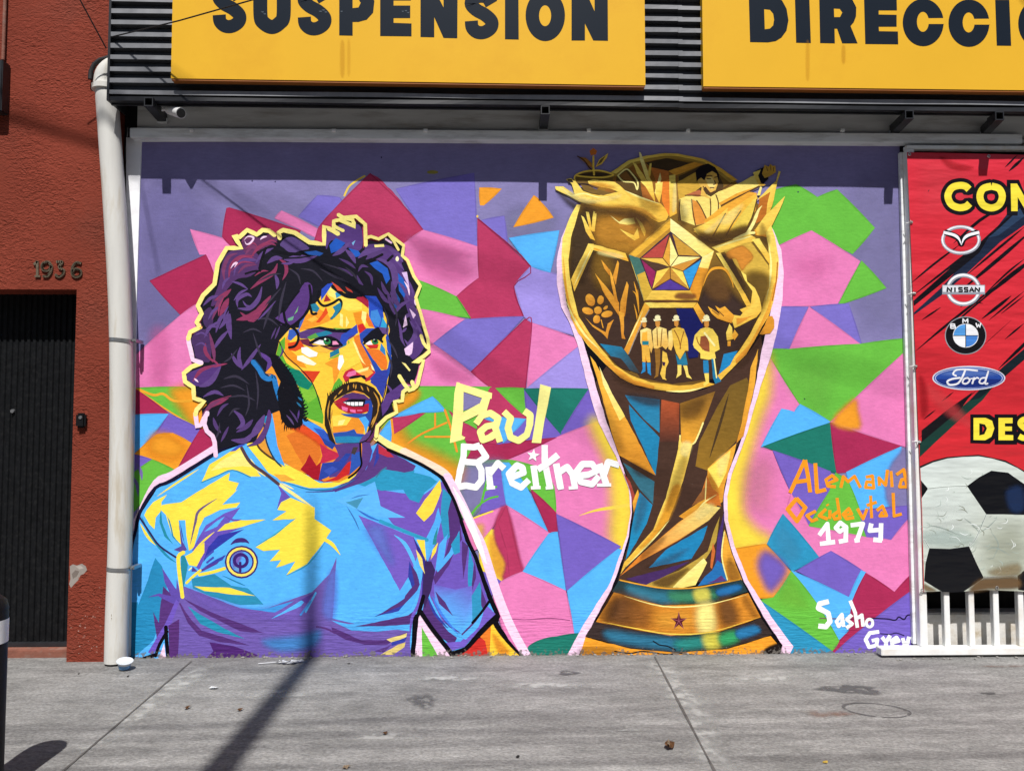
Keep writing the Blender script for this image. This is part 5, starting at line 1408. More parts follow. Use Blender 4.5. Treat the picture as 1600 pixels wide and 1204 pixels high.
# ---------------------------------------------------------------- corrugated fascia
FYc = -.285
fas = thing('corrugated_fascia', 'black corrugated metal fascia with horizontal ribs over the shop front', 'metal cladding', (0, FYc, 4))
xf0 = at(169, 100, FYc).x
xseam = at(1060, 100, FYc).x
per = .0805; crest = .034; dep = .032
ztop_r = at(800, 155, FYc).z
def cladding(x0, x1, dy, z0, name):
    prof = []
    z = z0 - .034 + .034
    # from the bottom: a return, then crest / valley pairs upwards
    prof.append((FYc + .05, z - .045)); prof.append((FYc + .004, z - .045)); prof.append((FYc + .004, z - .018))
    for k in range(22):
        zz = z + k * per
        prof += [(FYc + dep, zz - .012), (FYc, zz - .004), (FYc, zz + crest - .008), (FYc + dep, zz + crest)]
    bm = bmesh.new(); n = max(2, int((x1 - x0) / .12)); rows = []
    for i in range(n + 1):
        x = x0 + (x1 - x0) * i / n
        rows.append([bm.verts.new((x, y + dy + .0016 * math.sin(x * 5 + k2 * 1.7), zq - TILT * x + .0018 * math.sin(x * 3.1 + k2))) for k2, (y, zq) in enumerate(prof)])
    for a_, b_ in zip(rows, rows[1:]):
        for k in range(len(prof) - 1):
            f_ = bm.faces.new((a_[k], b_[k], b_[k+1], a_[k+1]))
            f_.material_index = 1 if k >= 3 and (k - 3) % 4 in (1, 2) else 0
    me = bpy.data.meshes.new(name); bm.to_mesh(me); bm.free(); return link(name, me, [M['black'], M['rib_highlight']], fas)
zrib = at(800, 153.5, FYc).z
TILT = .0042
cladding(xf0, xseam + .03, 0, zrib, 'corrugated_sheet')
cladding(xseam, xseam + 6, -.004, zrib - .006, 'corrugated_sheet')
zbot = zrib - .045
MB().prism([(xf0, FYc + .052, zbot - .012 - TILT * xf0), (xseam + 6, FYc + .052, zbot - .012 - TILT * (xseam + 6)), (xseam + 6, FYc + .052, 5.9), (xf0, FYc + .052, 5.9)], (0, .018, 0)).build('backing_frame', M['black'], fas)
MB().box((xf0 - .004, FYc - .002, zbot - .004 - TILT * xf0), (xf0 + .012, -.03, 5.9)).build('end_cap', M['black'], fas)
# square support tubes below the fascia, each with a foot plate on the beam
for bx, by, ex, ey in ((254, 186, 232, 158), (849, 200, 852, 171), (1397, 205, 1421, 178), (1539, 207, 1562, 180)):
    e = at(ex, ey, FYc - .03); f_ = at(bx, by, -.04)
    mb = MB(); s = .030
    fz = e.z - .004
    A = [Vector((e.x + dx * s, FYc - .03, fz + dz * s)) for dx, dz in ((-1, -1), (1, -1), (1, 1), (-1, 1))]
    B = [Vector((f_.x + dx * s, -.035, fz + dz * s)) for dx, dz in ((-1, -1), (1, -1), (1, 1), (-1, 1))]
    va = [mb.bm.verts.new(q) for q in A]; vb = [mb.bm.verts.new(q) for q in B]
    ia = [mb.bm.verts.new(q + (Vector((e.x, q.y, fz)) - q) * .22) for q in A]; ib = [mb.bm.verts.new(q + (Vector((e.x, q.y, fz)) - q) * .22 + Vector((0, .1, 0))) for q in A]
    for k in range(4):
        j = (k + 1) % 4
        mb.bm.faces.new((va[k], va[j], vb[j], vb[k])); mb.bm.faces.new((va[k], ia[k], ia[j], va[j])); mb.bm.faces.new((ia[k], ib[k], ib[j], ia[j]))
    mb.bm.faces.new(ib)
    t = mb.build('support_tube', M['black'], fas)
    zz = at(bx, by + 3, -.04).z
    MB().box((f_.x - .036, -.052, zz - .02), (f_.x + .036, -.031, zz + .02), .004).build('foot_plate', M['beamlow'], t)
    MB().box((f_.x - .022, -.049, zz + .021), (f_.x + .022, -.032, fz - s + .002)).build('web_plate', M['black'], t)

# ---------------------------------------------------------------- yellow sign boards
SY = -.335
YEL = (232, 180, 50)
SK = (28, 36, 46)
M['board'] = mat('yellow_sign_sheet', alb((232, 180, 50)), .45, noise=.05, nscale=1.2, spec=.1, dirt=alb((212, 156, 44)), dscale=1.2, damt=.5)
M['boardedge'] = mat('sign_box_edge', (0.30, 0.10, 0.02), .5, noise=.1)
sp_ = Paint(SY - .001)
sign_mats = paint_mats('sign_vinyl', rough=.4, wash=.03, wall=False)
def board(px0, px1, pyl, pyr, label, part):
    a, b = at(px0, pyl, SY), at(px1, pyr, SY)
    top = 5.3
    t = thing('sign_board', label, 'sign', ((a.x + b.x) / 2, SY, a.z))
    mb = MB()
    fr = [(a.x, SY, a.z), (b.x, SY, b.z), (b.x, SY, top), (a.x, SY, top)]
    mb.prism(fr, (0, .055, 0)); mb.build('board_panel', M['board'], t)
    mb = MB()
    mb.prism([(a.x + .004, SY + .004, a.z - .012), (b.x - .004, SY + .004, b.z - .012), (b.x - .004, SY + .004, b.z - .001), (a.x + .004, SY + .004, a.z - .001)], (0, .05, 0)); mb.build('lower_edge', M['boardedge'], t)
    sp_.emit(part, 'sign_lettering', sign_mats, t)
    return t
sp_.use('left')
def SL(w, pts): sp_.S(SK, w, pts, cap=0, n=6)
for dx, dy in ((0, 0), (133, 3.5), (394, 9.5)):
    SL(20.5, [(x + dx, y + dy) for x, y in ((342.5, 23.5), (344, 34), (352, 41), (363, 41), (373, 34), (374, 24), (364, 14), (350, 6), (342, -4), (350, -14), (366, -14), (374, -3))])
SL(22, "407,-25 407,24 412,36 425,42.5 437,36 443,24 443,-25")
sp_.P(SK, "530,-20 570,-20 580,-14 585,2 583,20 573,31 560,34.5 551,34.5 551,56 530,55.5"); sp_.P(YEL, "551,-2 560,-1 563.5,5 560,12 551,13")
sp_.P(SK, "594,-19 642,-19 642,1 615,1 615,9 641,9 641,28.5 615,28.5 615,36 643,37 643,57 594,56.5")
sp_.P(SK, "657,-18 678,-18 693,12 693,-18 715,-18 714.5,60 693,59.5 678.5,27 678.5,58.5 657,58")
sp_.P(SK, "789,-17 810,-17 810.5,62 789,61.5")
sp_.E(SK, 852, 24.5, 30.8, 40, n=40); sp_.E(YEL, 851.7, 25, 9.4, 16.2, n=28)
sp_.P(SK, "893,-16 914,-16 929,18 929,-16 949.5,-16 950,64 927,63.5 914,37 914,63.5 893,63.5")
sp_.use('right')
sp_.P(SK, "1170,-6 1203,-6 1213,-4 1222,1 1229,14 1232,32 1229,48 1221,59 1212,64.5 1200,66.5 1172,66"); sp_.P(YEL, "1194,15 1203,16 1208,22 1209.5,31 1208,40 1203,45 1195,46")
sp_.P(SK, "1242,-6 1264.5,-6 1267,67.5 1244,67")
sp_.P(SK, "1280,-6 1322,-5 1332,0 1338,12 1337.5,26 1334,35 1329,41 1340,68 1316,68 1308,45 1304,45 1304.5,68 1281.5,67.5"); sp_.P(YEL, "1303,14 1312,14.5 1316,20 1312.5,27 1303.5,27")
sp_.P(SK, "1350,-5 1401,-4 1401.5,16.5 1373,16.5 1373,23 1401,23.5 1401,42 1373,42 1373.5,49 1403,49.5 1403.5,69.5 1352,69")
for dx, dy in ((0, 0), (71.5, 1)):
    sp_.E(SK, 1442.5 + dx, 35.5 + dy, 32, 37, n=40); sp_.E(YEL, 1442 + dx, 34.5 + dy, 9.3, 15.5, n=28)
    sp_.P(YEL, [(1446 + dx, 29 + dy), (1475.5 + dx, 28.7 + dy), (1475.5 + dx, 37.8 + dy), (1446 + dx, 37.8 + dy)])
sp_.P(SK, "1555,0 1577,0 1580,71.8 1557.5,71.5")
sp_.E(SK, 1622, 37, 31, 37.5, n=40); sp_.E(YEL, 1622, 37, 9.4, 16, n=28)
sp_.P(SK, "1664,0 1685,0 1700,36 1700,2 1721,2 1722,80 1700,79 1686,52 1686,78 1665,77")
sp_.use('left')
for x_, y_, w_, h_, a_ in ((535, 92, 3, 24, .22), (545, 90, 2, 24, .16)):
    sp_.soft((196, 138, 34), [(x_ - w_, y_ - h_), (x_ + w_, y_ - h_), (x_ + w_, y_ + h_), (x_ - w_, y_ + h_)], max(3, min(w_, h_)), a_)
for x_, y_ in ((500, 18), (505, 16), (508, 19), (629, 18), (634, 17), (638, 20), (410, 19), (413, 22), (533, 18)): sp_.P((86, 96, 104), [(x_ - 3 * rnd.random() - 1, y_ - .5), (x_ + 2, y_ - .9), (x_ + 4 * rnd.random(), y_ + .6), (x_, y_ + .9)])
sp_.use('right')
for x_, y_, w_, h_, a_ in ((1262, 95, 2.5, 26, .2), (1318, 85, 2.5, 12, .25)):
    sp_.soft((196, 138, 34), [(x_ - w_, y_ - h_), (x_ + w_, y_ - h_), (x_ + w_, y_ + h_), (x_ - w_, y_ + h_)], max(3, min(w_, h_)), a_)
board(267, 1008.5, 122.5, 133.5, 'yellow sign board with dark lettering reading SUSPENSION', 'left')
board(1099, 1790, 135, 143.5, 'yellow sign board with dark lettering reading DIRECCION', 'right')

# ---------------------------------------------------------------- security camera under the fascia
p0 = at(262, 160, -.17)
cam_t = thing('security_camera', 'small white bullet security camera hanging under the black fascia at its left end', 'camera', p0)
MB().box(p0 + Vector((-.028, -.02, -.004)), p0 + Vector((.028, .03, .012)), .004).build('mount_plate', M['camwhite'], cam_t)
j0 = at(254, 172, -.17)
MB().tube([p0, (p0 + j0) / 2 + Vector((-.012, 0, 0)), j0, at(262, 170, -.18)], .011, 10).build('swivel_arm', M['camwhite'], cam_t, True)
a, b = at(264, 171, -.16), at(283, 177, -.25)
dv = (b - a).normalized()
MB().tube([a, a + dv * .008, b - dv * .004, b], [.026, .034, .036, .036], 16).build('camera_body', M['camwhite'], cam_t, True)
MB().tube([b + dv * .0005, b + dv * .006], [.032, .029], 16).build('lens_glass', M['glass'], cam_t, True)
MB().box((a.x - .018, a.y - .05, a.z + .036), (b.x + .012, b.y + .06, a.z + .042), .002).build('sun_shield', M['camwhite'], cam_t)

# ---------------------------------------------------------------- red house on the left
RY = -.08
xr1 = at(167, 600, RY).x + .03
house = thing('red_house', 'red rough stucco house with a black metal door and number 1936', 'house', (-4, RY, 0))
dxr = at(113, 700, RY).x; dzt = at(60, 452, RY).z; dzb = at(60, 1012, RY + .16).z
dxl = dxr - 1.25
mb = MB()
mb.box((-9, RY, -.05), (dxl, 5, 6.5)); mb.box((dxl, RY, dzt), (dxr, 5, 6.5)); mb.box((dxr, RY, -.05), (xr1, 5, 6.5))
mb.build('stucco_wall', M['stucco'], house)
MB().box((dxl, RY + .10, -.05), (dxr, 1, dzb), .006).build('door_sill', M['sill'], house)
mb = MB()
zc = dzt
bm = mb.bm; xs = []; x = dxl
while x < dxr:
    xs += [(x, 0), (x + .018, 0), (x + .024, .009), (x + .036, .009)]; x += .042
lo = [bm.verts.new((q, RY + .205 + w, dzb + .03)) for q, w in xs if q < dxr]; hi = [bm.verts.new((q, RY + .205 + w, zc)) for q, w in xs if q < dxr]
for k in range(len(lo) - 1): bm.faces.new((lo[k], lo[k+1], hi[k+1], hi[k]))
door = mb.build('door', M['door'], house)
mb = MB(); mb.box((dxl, RY + .185, dzb), (dxr, RY + .235, dzb + .032), .004); mb.box((dxr - .035, RY + .19, dzb + .034), (dxr, RY + .232, zc), .003)
mb.build('door_frame', M['black'], door)
hk = at(20, 642, RY + .20); MB().tube([hk + Vector((0, .03, 0)), hk + Vector((0, -.01, 0))], [.016, .013], 12).build('keyhole', M['steel'], door, True)
# number 1936
ns = {'1': ["53,413 58,408 58,432"], '9': ["80,416 75,409 67,411 65,417 68,422 75,422 80,416 79,424 74,431 67,431"], '3': ["88,409 97,409 92,417 99,422 98,428 92,432 86,429"], '6': ["126,411 119,410 114,415 112,423 113,429 118,432.5 124,430.5 126,426 124,421.5 118,420 113,424"]}
for ch in '1936':
    mb = MB()
    for s in ns[ch]:
        q = cat_rom(pp(s), False, 4) if len(pp(s)) > 3 else pp(s)
        pts = [at(x_, y_, RY - .012) for x_, y_ in q]
        for u, v in zip(pts, pts[1:]):
            d_ = (v - u).normalized(); n_ = Vector((-d_.z, 0, d_.x)) * .0085
            e_ = d_ * .002
            mb.prism([u - n_ - e_, v - n_ + e_, v + n_ + e_, u + n_ - e_], (0, .011, 0))
    if ch == '1': mb.prism([at(54, 430, RY - .0115), at(62.5, 430, RY - .0115), at(62.5, 433, RY - .0115), at(54, 433, RY - .0115)], (0, .0105, 0))
    mb.build('house_number', M['bronze'], house)
# lock box beside the door
a, b = at(118, 645, RY - .03), at(133, 668, RY - .03)
lb = MB().box((a.x, RY - .035, b.z), (b.x, RY - .001, a.z), .012).build('bell_box', M['plastic'], house)
c_ = at(125.5, 652, RY - .036); MB().tube([c_ + Vector((0, .003, 0)), c_ + Vector((0, -.004, 0))], [.013, .011], 14).build('bell_button', M['steel'], lb, True)
# broken plaster and chipped paint
rp_ = Paint(RY)
red_mats = paint_mats('chipped_plaster', rough=.85, wash=.12, wall=False)
rp_.use('chips')
GC = (150, 142, 134)
rp_.P(GC, "109,884 114,881 120,883 128,880 134,884 136,890 131,896 126,898 122,906 116,912 111,918 108,912 110,904")
rp_.P((120, 110, 102), "112,896 118,890 124,892 120,900 114,904"); rp_.P((176, 168, 158), "118,884 126,883 131,887 124,889")
for k in range(70):
    y = 900 + 125 * math.sqrt(rnd.random()); x = 108 + rnd.random() * 52; s = .4 + rnd.random() ** 2 * 1.1
    if y > 1022: continue
    rp_.P((150, 104, 90) if k % 3 else (176, 150, 138), [(x + s*1.3*math.cos(t)*(.6+rnd.random()*.6), y + s*math.sin(t)*(.6+rnd.random()*.6)) for t in (0, 1.2, 2.4, 3.6, 5)])
tag(rp_.emit('chips', 'plaster_chips', red_mats, house), kind='stuff')
# things fixed high at the left edge
mb = MB(); u = at(6, 60, RY - .02); mb.tube([Vector((u.x, RY - .02, 6)), Vector((u.x, RY - .02, at(6, 96, RY).z))], .012, 10); mb.build('wall_conduit', M['sill'], house, True)
u, v = at(-14, 96, RY - .06), at(6, 176, RY - .06); MB().box((u.x, RY - .09, v.z), (v.x, RY - .002, u.z), .006).build('meter_box', M['black'], house)

# ---------------------------------------------------------------- drain pipe
PYp = -.125
pr = .073
pth = [(181, 1048), (183, 960), (187, 850), (189.5, 700), (189.5, 560), (186.5, 450), (179, 320), (172, 220), (167, 150), (165.5, 126)]
pts = []
for x_, y_ in cat_rom(pth, False, 4): pts.append(at(x_, y_, PYp))
pts[0].z = .03
pipe_t = thing('drain_pipe', 'thick off white plastic drain pipe running down between red house and mural', 'pipe', (pts[0].x, PYp, 0))
pipe = MB().tube(pts, pr, 28).build('pipe_run', M['pvc'], pipe_t, True)
tp_ = pts[-1]
el = [tp_ + Vector((0, 0, -.055))] + [tp_ + Vector((.095 - .095 * math.cos(R(t)), .01, .095 * math.sin(R(t)))) for t in range(0, 91, 10)] + [tp_ + Vector((.26, .03, .095))]
MB().tube(el, [pr + .008] * len(el), 28).build('elbow', M['pvc'], pipe_t, True)
MB().tube([tp_ + Vector((0, 0, -.075)), tp_ + Vector((0, 0, -.04))], pr + .014, 28).build('elbow_collar', M['pvc'], pipe_t, True)
for y_ in (532, 887):
    x_ = 189.5 if y_ == 532 else 186
    c0 = at(x_, y_, PYp)
    mb = MB()
    mb.tube([c0 + Vector((-.001, 0, -.012)), c0 + Vector((.001, 0, .012))], pr + .004, 28, cap=False)
    mb.box((c0.x + pr, PYp + .0, c0.z - .011), (c0.x + pr + .028, -.013, c0.z + .011), .002)
    mb.tube([(c0.x + pr + .012, PYp - .012, c0.z), (c0.x + pr + .012, PYp + .02, c0.z)], .008, 8)
    mb.build('pipe_clamp', M['steel'], pipe_t)
# worn marks on the pipe
M['scuff'] = mat('pipe_scuff', (0.33, 0.29, 0.22), .8, noise=.4, nscale=70)
def scuff(cx_, cy_, w, h, n, seed):
    rr = random.Random(seed); mb = MB(); c0 = at(cx_, cy_, PYp)
    for k in range(n):
        th = R(rr.uniform(-w, w)); z = c0.z + rr.uniform(-h, h); dth = R(rr.uniform(1.5, 4.5)); dz = rr.uniform(.002, .009)
        base = at(186, cy_, PYp)
        def pt(t, zz): return Vector((base.x + (pr + .0015) * math.sin(t + R(sx)), PYp - (pr + .0015) * math.cos(t + R(sx)), zz))
        sx = -22
        mb.poly([pt(th - dth, z - dz), pt(th, z - dz*1.2), pt(th + dth, z - dz*.6), pt(th + dth*.8, z + dz), pt(th - dth*.4, z + dz*1.1)])
    return mb.build('scuff_mark', M['scuff'], pipe_t)
scuff(172, 961, 12, .018, 22, 3)
# thick black hose looping behind the elbow
q = [at(x_, y_, RY - .03) for x_, y_ in ((141, 124), (142, 112), (147, 101), (156, 94), (170, 90))]
tag(MB().tube([Vector(w) for w in q], .016, 10).build('black_hose', M['cable'], None, True), 'short thick black hose curving over the white pipe elbow', 'hose')

# ---------------------------------------------------------------- banner on the white gate
BY = -.10
gate = thing('metal_gate', 'white painted steel gate with upright bars and rusty bottom rail behind the red banner', 'gate', (4, BY, 0))
gA, gB = at(1417, 236, BY), at(1443, 1008, BY)
gz0, gz1 = at(1440, 1010, BY).z, at(1440, 233, BY).z
gx = (at(1412, 236, BY).x + at(1443, 1000, BY).x) / 2
xpost0, xpost1 = at(1430, 690, BY).x, at(1441.5, 690, BY).x
MB().box((xpost0, BY, gz0), (xpost1, BY + .06, gz1), .004).build('gate_post', M['gate'], gate)
MB().box((xpost0 - .018, BY + .062, gz0), (xpost0 + .03, BY + .095, gz1), .003).build('gate_post', M['beamlow'], gate)
MB().box((xpost0, BY + .004, gz1 + .002), (xpost0 + 3.2, BY + .055, gz1 + .03), .003).build('top_rail', M['gate'], gate)
MB().box((at(1374, 1015, BY).x, BY - .03, at(1400, 1024, BY - .03).z), (xpost0 + 3.2, BY + .05, gz0 - .002), .004).build('bottom_rail', M['gate'], gate)
zz1 = at(1500, 880, BY).z
for px in (1481, 1519.5, 1558, 1597, 1637, 1677, 1717):
    c0 = at(px, 970, BY)
    MB().box((c0.x - .0195, BY + .004, gz0 - .001), (c0.x + .0195, BY + .045, zz1 + .8), .003).build('gate_bar', M['gate'], gate)
# low wall, and a near-black panel painting in the shade behind the bars
lw = MB().box((xpost1 - .3, .05, -.05), (9, .2, at(1500, 957, .05).z), .01)
lw.build('low_wall', M['lowwall'], shop)
MB().box((xpost1 - .25, .24, 0), (9, .255, 3.9)).build('interior_shade_panel', M['dark'], shop)
bn = Paint(BY - .012)
bn.use('art')
RE = (214, 50, 62); RE2 = (200, 42, 48); NV = (30, 40, 62); BK = (18, 16, 22)
bn.G((216, 50, 66), (202, 42, 46), (1500, 240), (1500, 700), "1417,238 1520,240 1640,243 1900,247 1900,930 1640,926 1590,923 1540,921 1500,924 1470,923 1443,924 1440,800 1434,650 1428,500 1422,350")
def BS(c, w, pts, tp=1): bn.S(c, w, pts, tp=tp)
bn.P(NV, "1428,488 1470,450 1529,385 1560,352 1600,300 1640,262 1660,250 1690,250 1640,330 1600,352 1563,378 1510,428 1470,462 1428,492")
bn.P(BK, "1427,470 1500,405 1545,370 1530,395 1480,436 1428,478"); bn.P((44, 64, 92), "1540,372 1575,340 1610,312 1600,338 1560,368")
for pts, w in (("1424,442 1460,412 1500,382",3.5),("1490,380 1530,345 1556,330",5),("1525,385 1560,355 1600,318",4),("1426,462 1480,420 1530,380",3.5),("1500,455 1560,405 1610,362",6),("1510,430 1560,388 1600,355",4),("1536,466 1580,430 1620,400",7),("1540,458 1575,425 1600,405",3),("1431,548 1470,515 1520,475 1575,432",4),("1475,520 1520,480 1560,448",3),("1500,480 1516,472 1536,474",3),("1534,498 1560,478 1580,462",5),("1545,500 1600,455",3),("1570,530 1600,505",3),("1576,268 1600,246",5),("1570,262 1590,242",3),("1440,500 1470,480",3),("1450,300 1452,296",2),("1564,490 1600,462",2.5),("1560,576 1600,538 1650,490",5),("1437,683 1480,650 1525,610",3.5),("1443,655 1462,640",2.5),("1470,628 1490,612",2.5),("1530,545 1580,500",0.8)): BS(BK, w, pts)
bn.P((26, 60, 52), "1437,714 1437,692 1475,660 1515,625 1532,610 1550,606 1535,625 1500,655 1460,692"); bn.P((22, 34, 40), "1515,625 1535,604 1568,572 1600,545 1650,500 1650,520 1600,562 1570,588 1548,608 1530,622")
bn.P((22, 20, 24), "1440,690 1500,640 1520,612 1480,640 1440,672")
bn.soft((236, 80, 92), "1440,260 1490,255 1530,300 1450,330", 50, .35); bn.soft((170, 28, 36), "1470,246 1490,254 1520,262 1500,266 1480,260", 8, .6)
bn.soft((222, 76, 80), "1450,600 1480,620 1520,660 1560,690 1500,660 1455,625", 14, .45); bn.soft((150, 24, 32), "1436,590 1446,600 1450,640 1440,650", 10, .5)
# headline letters, black edge then yellow
YB = (246, 226, 66)
def big(paths, w, e):
    for s in paths: bn.S(BK, w + e, s, n=6, cap=1)
    for s in paths: bn.S(YB, w, s, n=6, cap=0)
big(["1514,296 1508,291 1498,290 1487,294 1481,306 1486,319 1498,324.5 1509,323 1515,318"], 11, 12)
big(["1549,291 1536,295 1531,307 1536,320 1549,325 1561,320 1566,307 1561,295 1549,291"], 11, 12)
for pts in ("1573,281 1592,281 1600,300 1600,282 1618,283 1618,336 1600,336 1590,318 1590,337 1573,336",): bn.P(BK, pts)
bn.P(YB, "1579,287 1589,287 1604,313 1604,288 1614,288 1614,330 1603,330 1590,308 1590,330 1580,330")
big(["1638,296 1638,324"], 11, 12)
for pts in ("1516,647 1546,647 1558,655 1560,668 1557,682 1546,693 1516,692",): bn.P(BK, pts)
bn.P(YB, "1521,652.5 1540,652.5 1550,657 1553.5,669 1549,682 1539,687.5 1521,687"); bn.P((120, 40, 44), "1531,662 1538,664 1540,669 1537,676 1531,678"); bn.P(BK, "1530,661 1539,663 1542,669 1538,678 1530,680"); bn.P((200, 44, 50), "1535,665 1538,669 1535,675")
bn.P(BK, "1554,647 1589,647 1589,694 1554,694"); bn.P(YB, "1560,652.5 1582,652.5 1582,661 1570,661 1570,666 1581,666 1581,673 1570,673 1570,679 1583,679.5 1583,687.5 1560,687.5")
big(["1611,657 1600,655 1594,661 1601,669 1609,674 1608,682 1599,684 1592,681"], 9, 11)
# car emblems
SI = (214, 218, 224); SG = (150, 154, 164)
bn.ring(SG, 1501.5, 375, 28.5, 20.5, 5.5); bn.ring((240, 242, 246), 1500.8, 374.3, 28.5, 20.5, 2.6)
for pts in ("1477,363 1490,368 1498,373 1502,382", "1527,363 1514,368 1506,373 1502,382"): bn.S(BK, 9, pts); 
for pts in ("1474,363 1490,367 1498,373 1502,383", "1530,363 1514,367 1506,373 1502,383"): bn.S((244, 245, 248), 4.5, pts, tp=2)
bn.ring(SG, 1505.6, 452.5, 24.5, 22.5, 6.5); bn.ring((246, 247, 250), 1505, 451.7, 24.5, 22.5, 3.2)
bn.P(SG, "1472,445 1539,445 1539,460 1472,460"); bn.P((226, 229, 234), "1473,446 1538,446 1538,456 1473,456")
def txt(c, x0, y0, w, h, s, t):
    g = {'N': ["0,1 0,0 1,1 1,0"], 'I': [".5,0 .5,1"], 'S': ["1,.1 .1,.05 .1,.45 .9,.55 .9,.95 0,.9"], 'A': ["0,1 .5,0 1,1", ".2,.65 .8,.65"], 'B': ["0,0 0,1", "0,0 .8,.05 .8,.42 0,.48", "0,.48 .95,.55 .95,.95 0,1"], 'M': ["0,1 0,0 .5,.7 1,0 1,1"], 'W': ["0,0 .25,1 .5,.3 .75,1 1,0"]}
    for k, ch in enumerate(s):
        for st_ in g[ch]:
            p = [(x0 + k * w * 1.32 + a_ * w, y0 + b_ * h) for a_, b_ in pp(st_)]
            bn.S(c, t, [q for u_, v_ in zip(p, p[1:]) for q in (u_, ((u_[0]+v_[0])/2, (u_[1]+v_[1])/2))] + [p[-1]], raw=True, cap=0)
txt((24, 26, 32), 1480, 449, 6.6, 7, 'NISSAN', 2.6)
bn.E((150, 152, 158), 1508.6, 524, 32.5, 29.8, n=40); bn.E((20, 20, 24), 1508.6, 524, 31, 28.4, n=40); bn.E((240, 242, 244), 1508.8, 524.2, 20, 18.6, n=36)
def quad(c, a0): bn.P(c, [(1508.8, 524.2)] + [(1508.8 + 19*math.cos(R(a0+k*9)), 524.2 + 17.6*math.sin(R(a0+k*9))) for k in range(11)])
quad((84, 156, 222), 180); quad((70, 130, 206), 0); bn.S((30, 34, 44), 1.2, "1489,524.2 1528.5,524.2", cap=0); bn.S((30, 34, 44), 1.2, "1508.8,506 1508.8,542.5", cap=0)
for ch, x_, y_ in (('B', 1485.5, 506), ('M', 1504.5, 497.5), ('W', 1525, 504.5)): txt((236, 238, 240), x_, y_, 7.5, 7, ch, 2)
bn.E((226, 230, 240), 1513.7, 590.5, 57, 19, n=48); bn.E((44, 80, 168), 1513.7, 590.5, 55, 17.2, n=48); bn.ring((190, 205, 236), 1513.7, 590.5, 52.5, 15, 1.4, n=48)
bn.P((30, 52, 130), [(1513.7 + 51*math.cos(R(t)), 592 + 13.6*math.sin(R(t))) for t in range(0, 181, 12)]); bn.soft((96, 130, 206), "1470,584 1513,577 1560,584 1513,588", 7, .8)
for pts, w in (("1527,579 1508,577 1494,578 1489,584 1494,587",2.6),("1508,578 1503,590 1496,599 1484,601 1480,596 1487,592 1500,590",3),("1512,590 1506,592 1504,598 1510,599 1515,594 1512,590",2.6),("1514,592 1520,591",2),("1522,590 1519,599",2.8),("1520,594 1526,590 1529,591",2.4),("1540,590 1533,591 1530,597 1535,599 1540,595",2.6),("1544,580 1539,598 1543,599",2.8)): bn.S((250, 251, 253), w, pts)
# the ball
BW = (206, 219, 212)
ball = "1438,731 1458,722 1480,716 1505,713.5 1529,712.5 1550,716 1571,722 1590,731 1606,741 1640,770 1690,830 1690,925 1640,926 1590,923 1540,921 1500,924 1470,923 1444,924 1441,800"
bn.P((30, 28, 30), "1437,728 1458,719 1480,713.5 1529,710 1571,719 1606,738 1606,745 1440,740"); bn.G((216, 226, 220), (184, 190, 172), (1480, 720), (1590, 920), ball)
bn.soft((232, 240, 236), "1450,770 1500,765 1520,800 1480,840 1450,830", 40, .3); bn.soft((168, 172, 150), "1540,840 1590,820 1600,890 1550,895", 40, .4); bn.soft((176, 196, 190), "1446,830 1510,830 1520,852 1448,852", 16, .4)
BB = (14, 15, 20)
bn.P(BB, "1511,759 1530,745 1549,735 1575,738 1602,757 1605,804 1570,803 1541,803"); bn.soft((36, 58, 100), "1572,768 1596,760 1600,795 1580,798", 10, .8); bn.soft((40, 46, 70), "1525,752 1535,758 1545,772 1535,768", 6, .6)
bn.P(BB, "1452,856 1484,857 1514,853 1526,880 1537,902 1505,924 1488,925 1472,924 1444,907 1446,880"); bn.soft((44, 46, 54), "1460,912 1500,914 1510,918 1470,920", 6, .7)
bn.P(BB, "1439,750 1450,763 1440,778"); bn.P(BB, "1606,886 1590,899 1591,921 1612,924")
for pts in ("1450,763 1480,760 1511,759", "1541,803 1525,840 1514,853", "1452,856 1444,842", "1514,853 1516,847", "1537,902 1565,900 1588,899", "1602,757 1620,750"): bn.S((224, 232, 224), 2.2, pts); bn.S((120, 130, 124), 1, pts)
for pts in ("1505,808 1520,820 1532,834", "1557,810 1545,822 1530,832", "1448,820 1470,824 1500,836", "1540,860 1555,855 1580,868", "1548,830 1560,850 1552,870"): bn.S((150, 164, 156), 1.6, pts, tp=1)
for k in range(110):
    x_, y_ = rnd.uniform(1446, 1600), rnd.uniform(728, 915)
    if (x_ - 1530) ** 2 / 95 ** 2 + (y_ - 825) ** 2 / 100 ** 2 > 1: continue
    a_ = rnd.uniform(0, 3.1); l_ = rnd.uniform(2, 11)
    bn.S(rnd.choice([(168, 182, 172), (150, 160, 148), (236, 242, 238), (130, 134, 118)]), rnd.uniform(.6, 1.5), [(x_, y_), (x_ + l_ * math.cos(a_) + 1, y_ + l_ * math.sin(a_)), (x_ + 2 * l_ * math.cos(a_ + .4), y_ + 1.6 * l_ * math.sin(a_ + .4))], tp=1)
bn.P(BB, "1511,759 1530,745 1549,735 1575,738 1602,757 1605,804 1570,803 1541,803"); bn.soft((36, 58, 100), "1572,768 1596,760 1600,795 1580,798", 10, .6)
bn.P(BB, "1452,856 1484,857 1514,853 1526,880 1537,902 1505,924 1488,925 1472,924 1444,907 1446,880")
bn.soft((110, 84, 54), "1530,905 1560,902 1590,902 1592,918 1545,920 1515,924", 8, .85); bn.soft((132, 110, 78), "1444,912 1452,916 1462,922 1446,922", 5, .8); bn.soft((150, 132, 96), "1545,892 1590,880 1592,898 1560,900", 10, .6)
ban = thing('vinyl_banner', 'red vinyl banner with yellow capitals, car emblems and a football on the white gate', 'banner', (4, BY, 1))
sheet_mats = paint_mats('banner_vinyl', rough=.32, wash=.05, wall=False, wrinkle=.42, spec=.35)
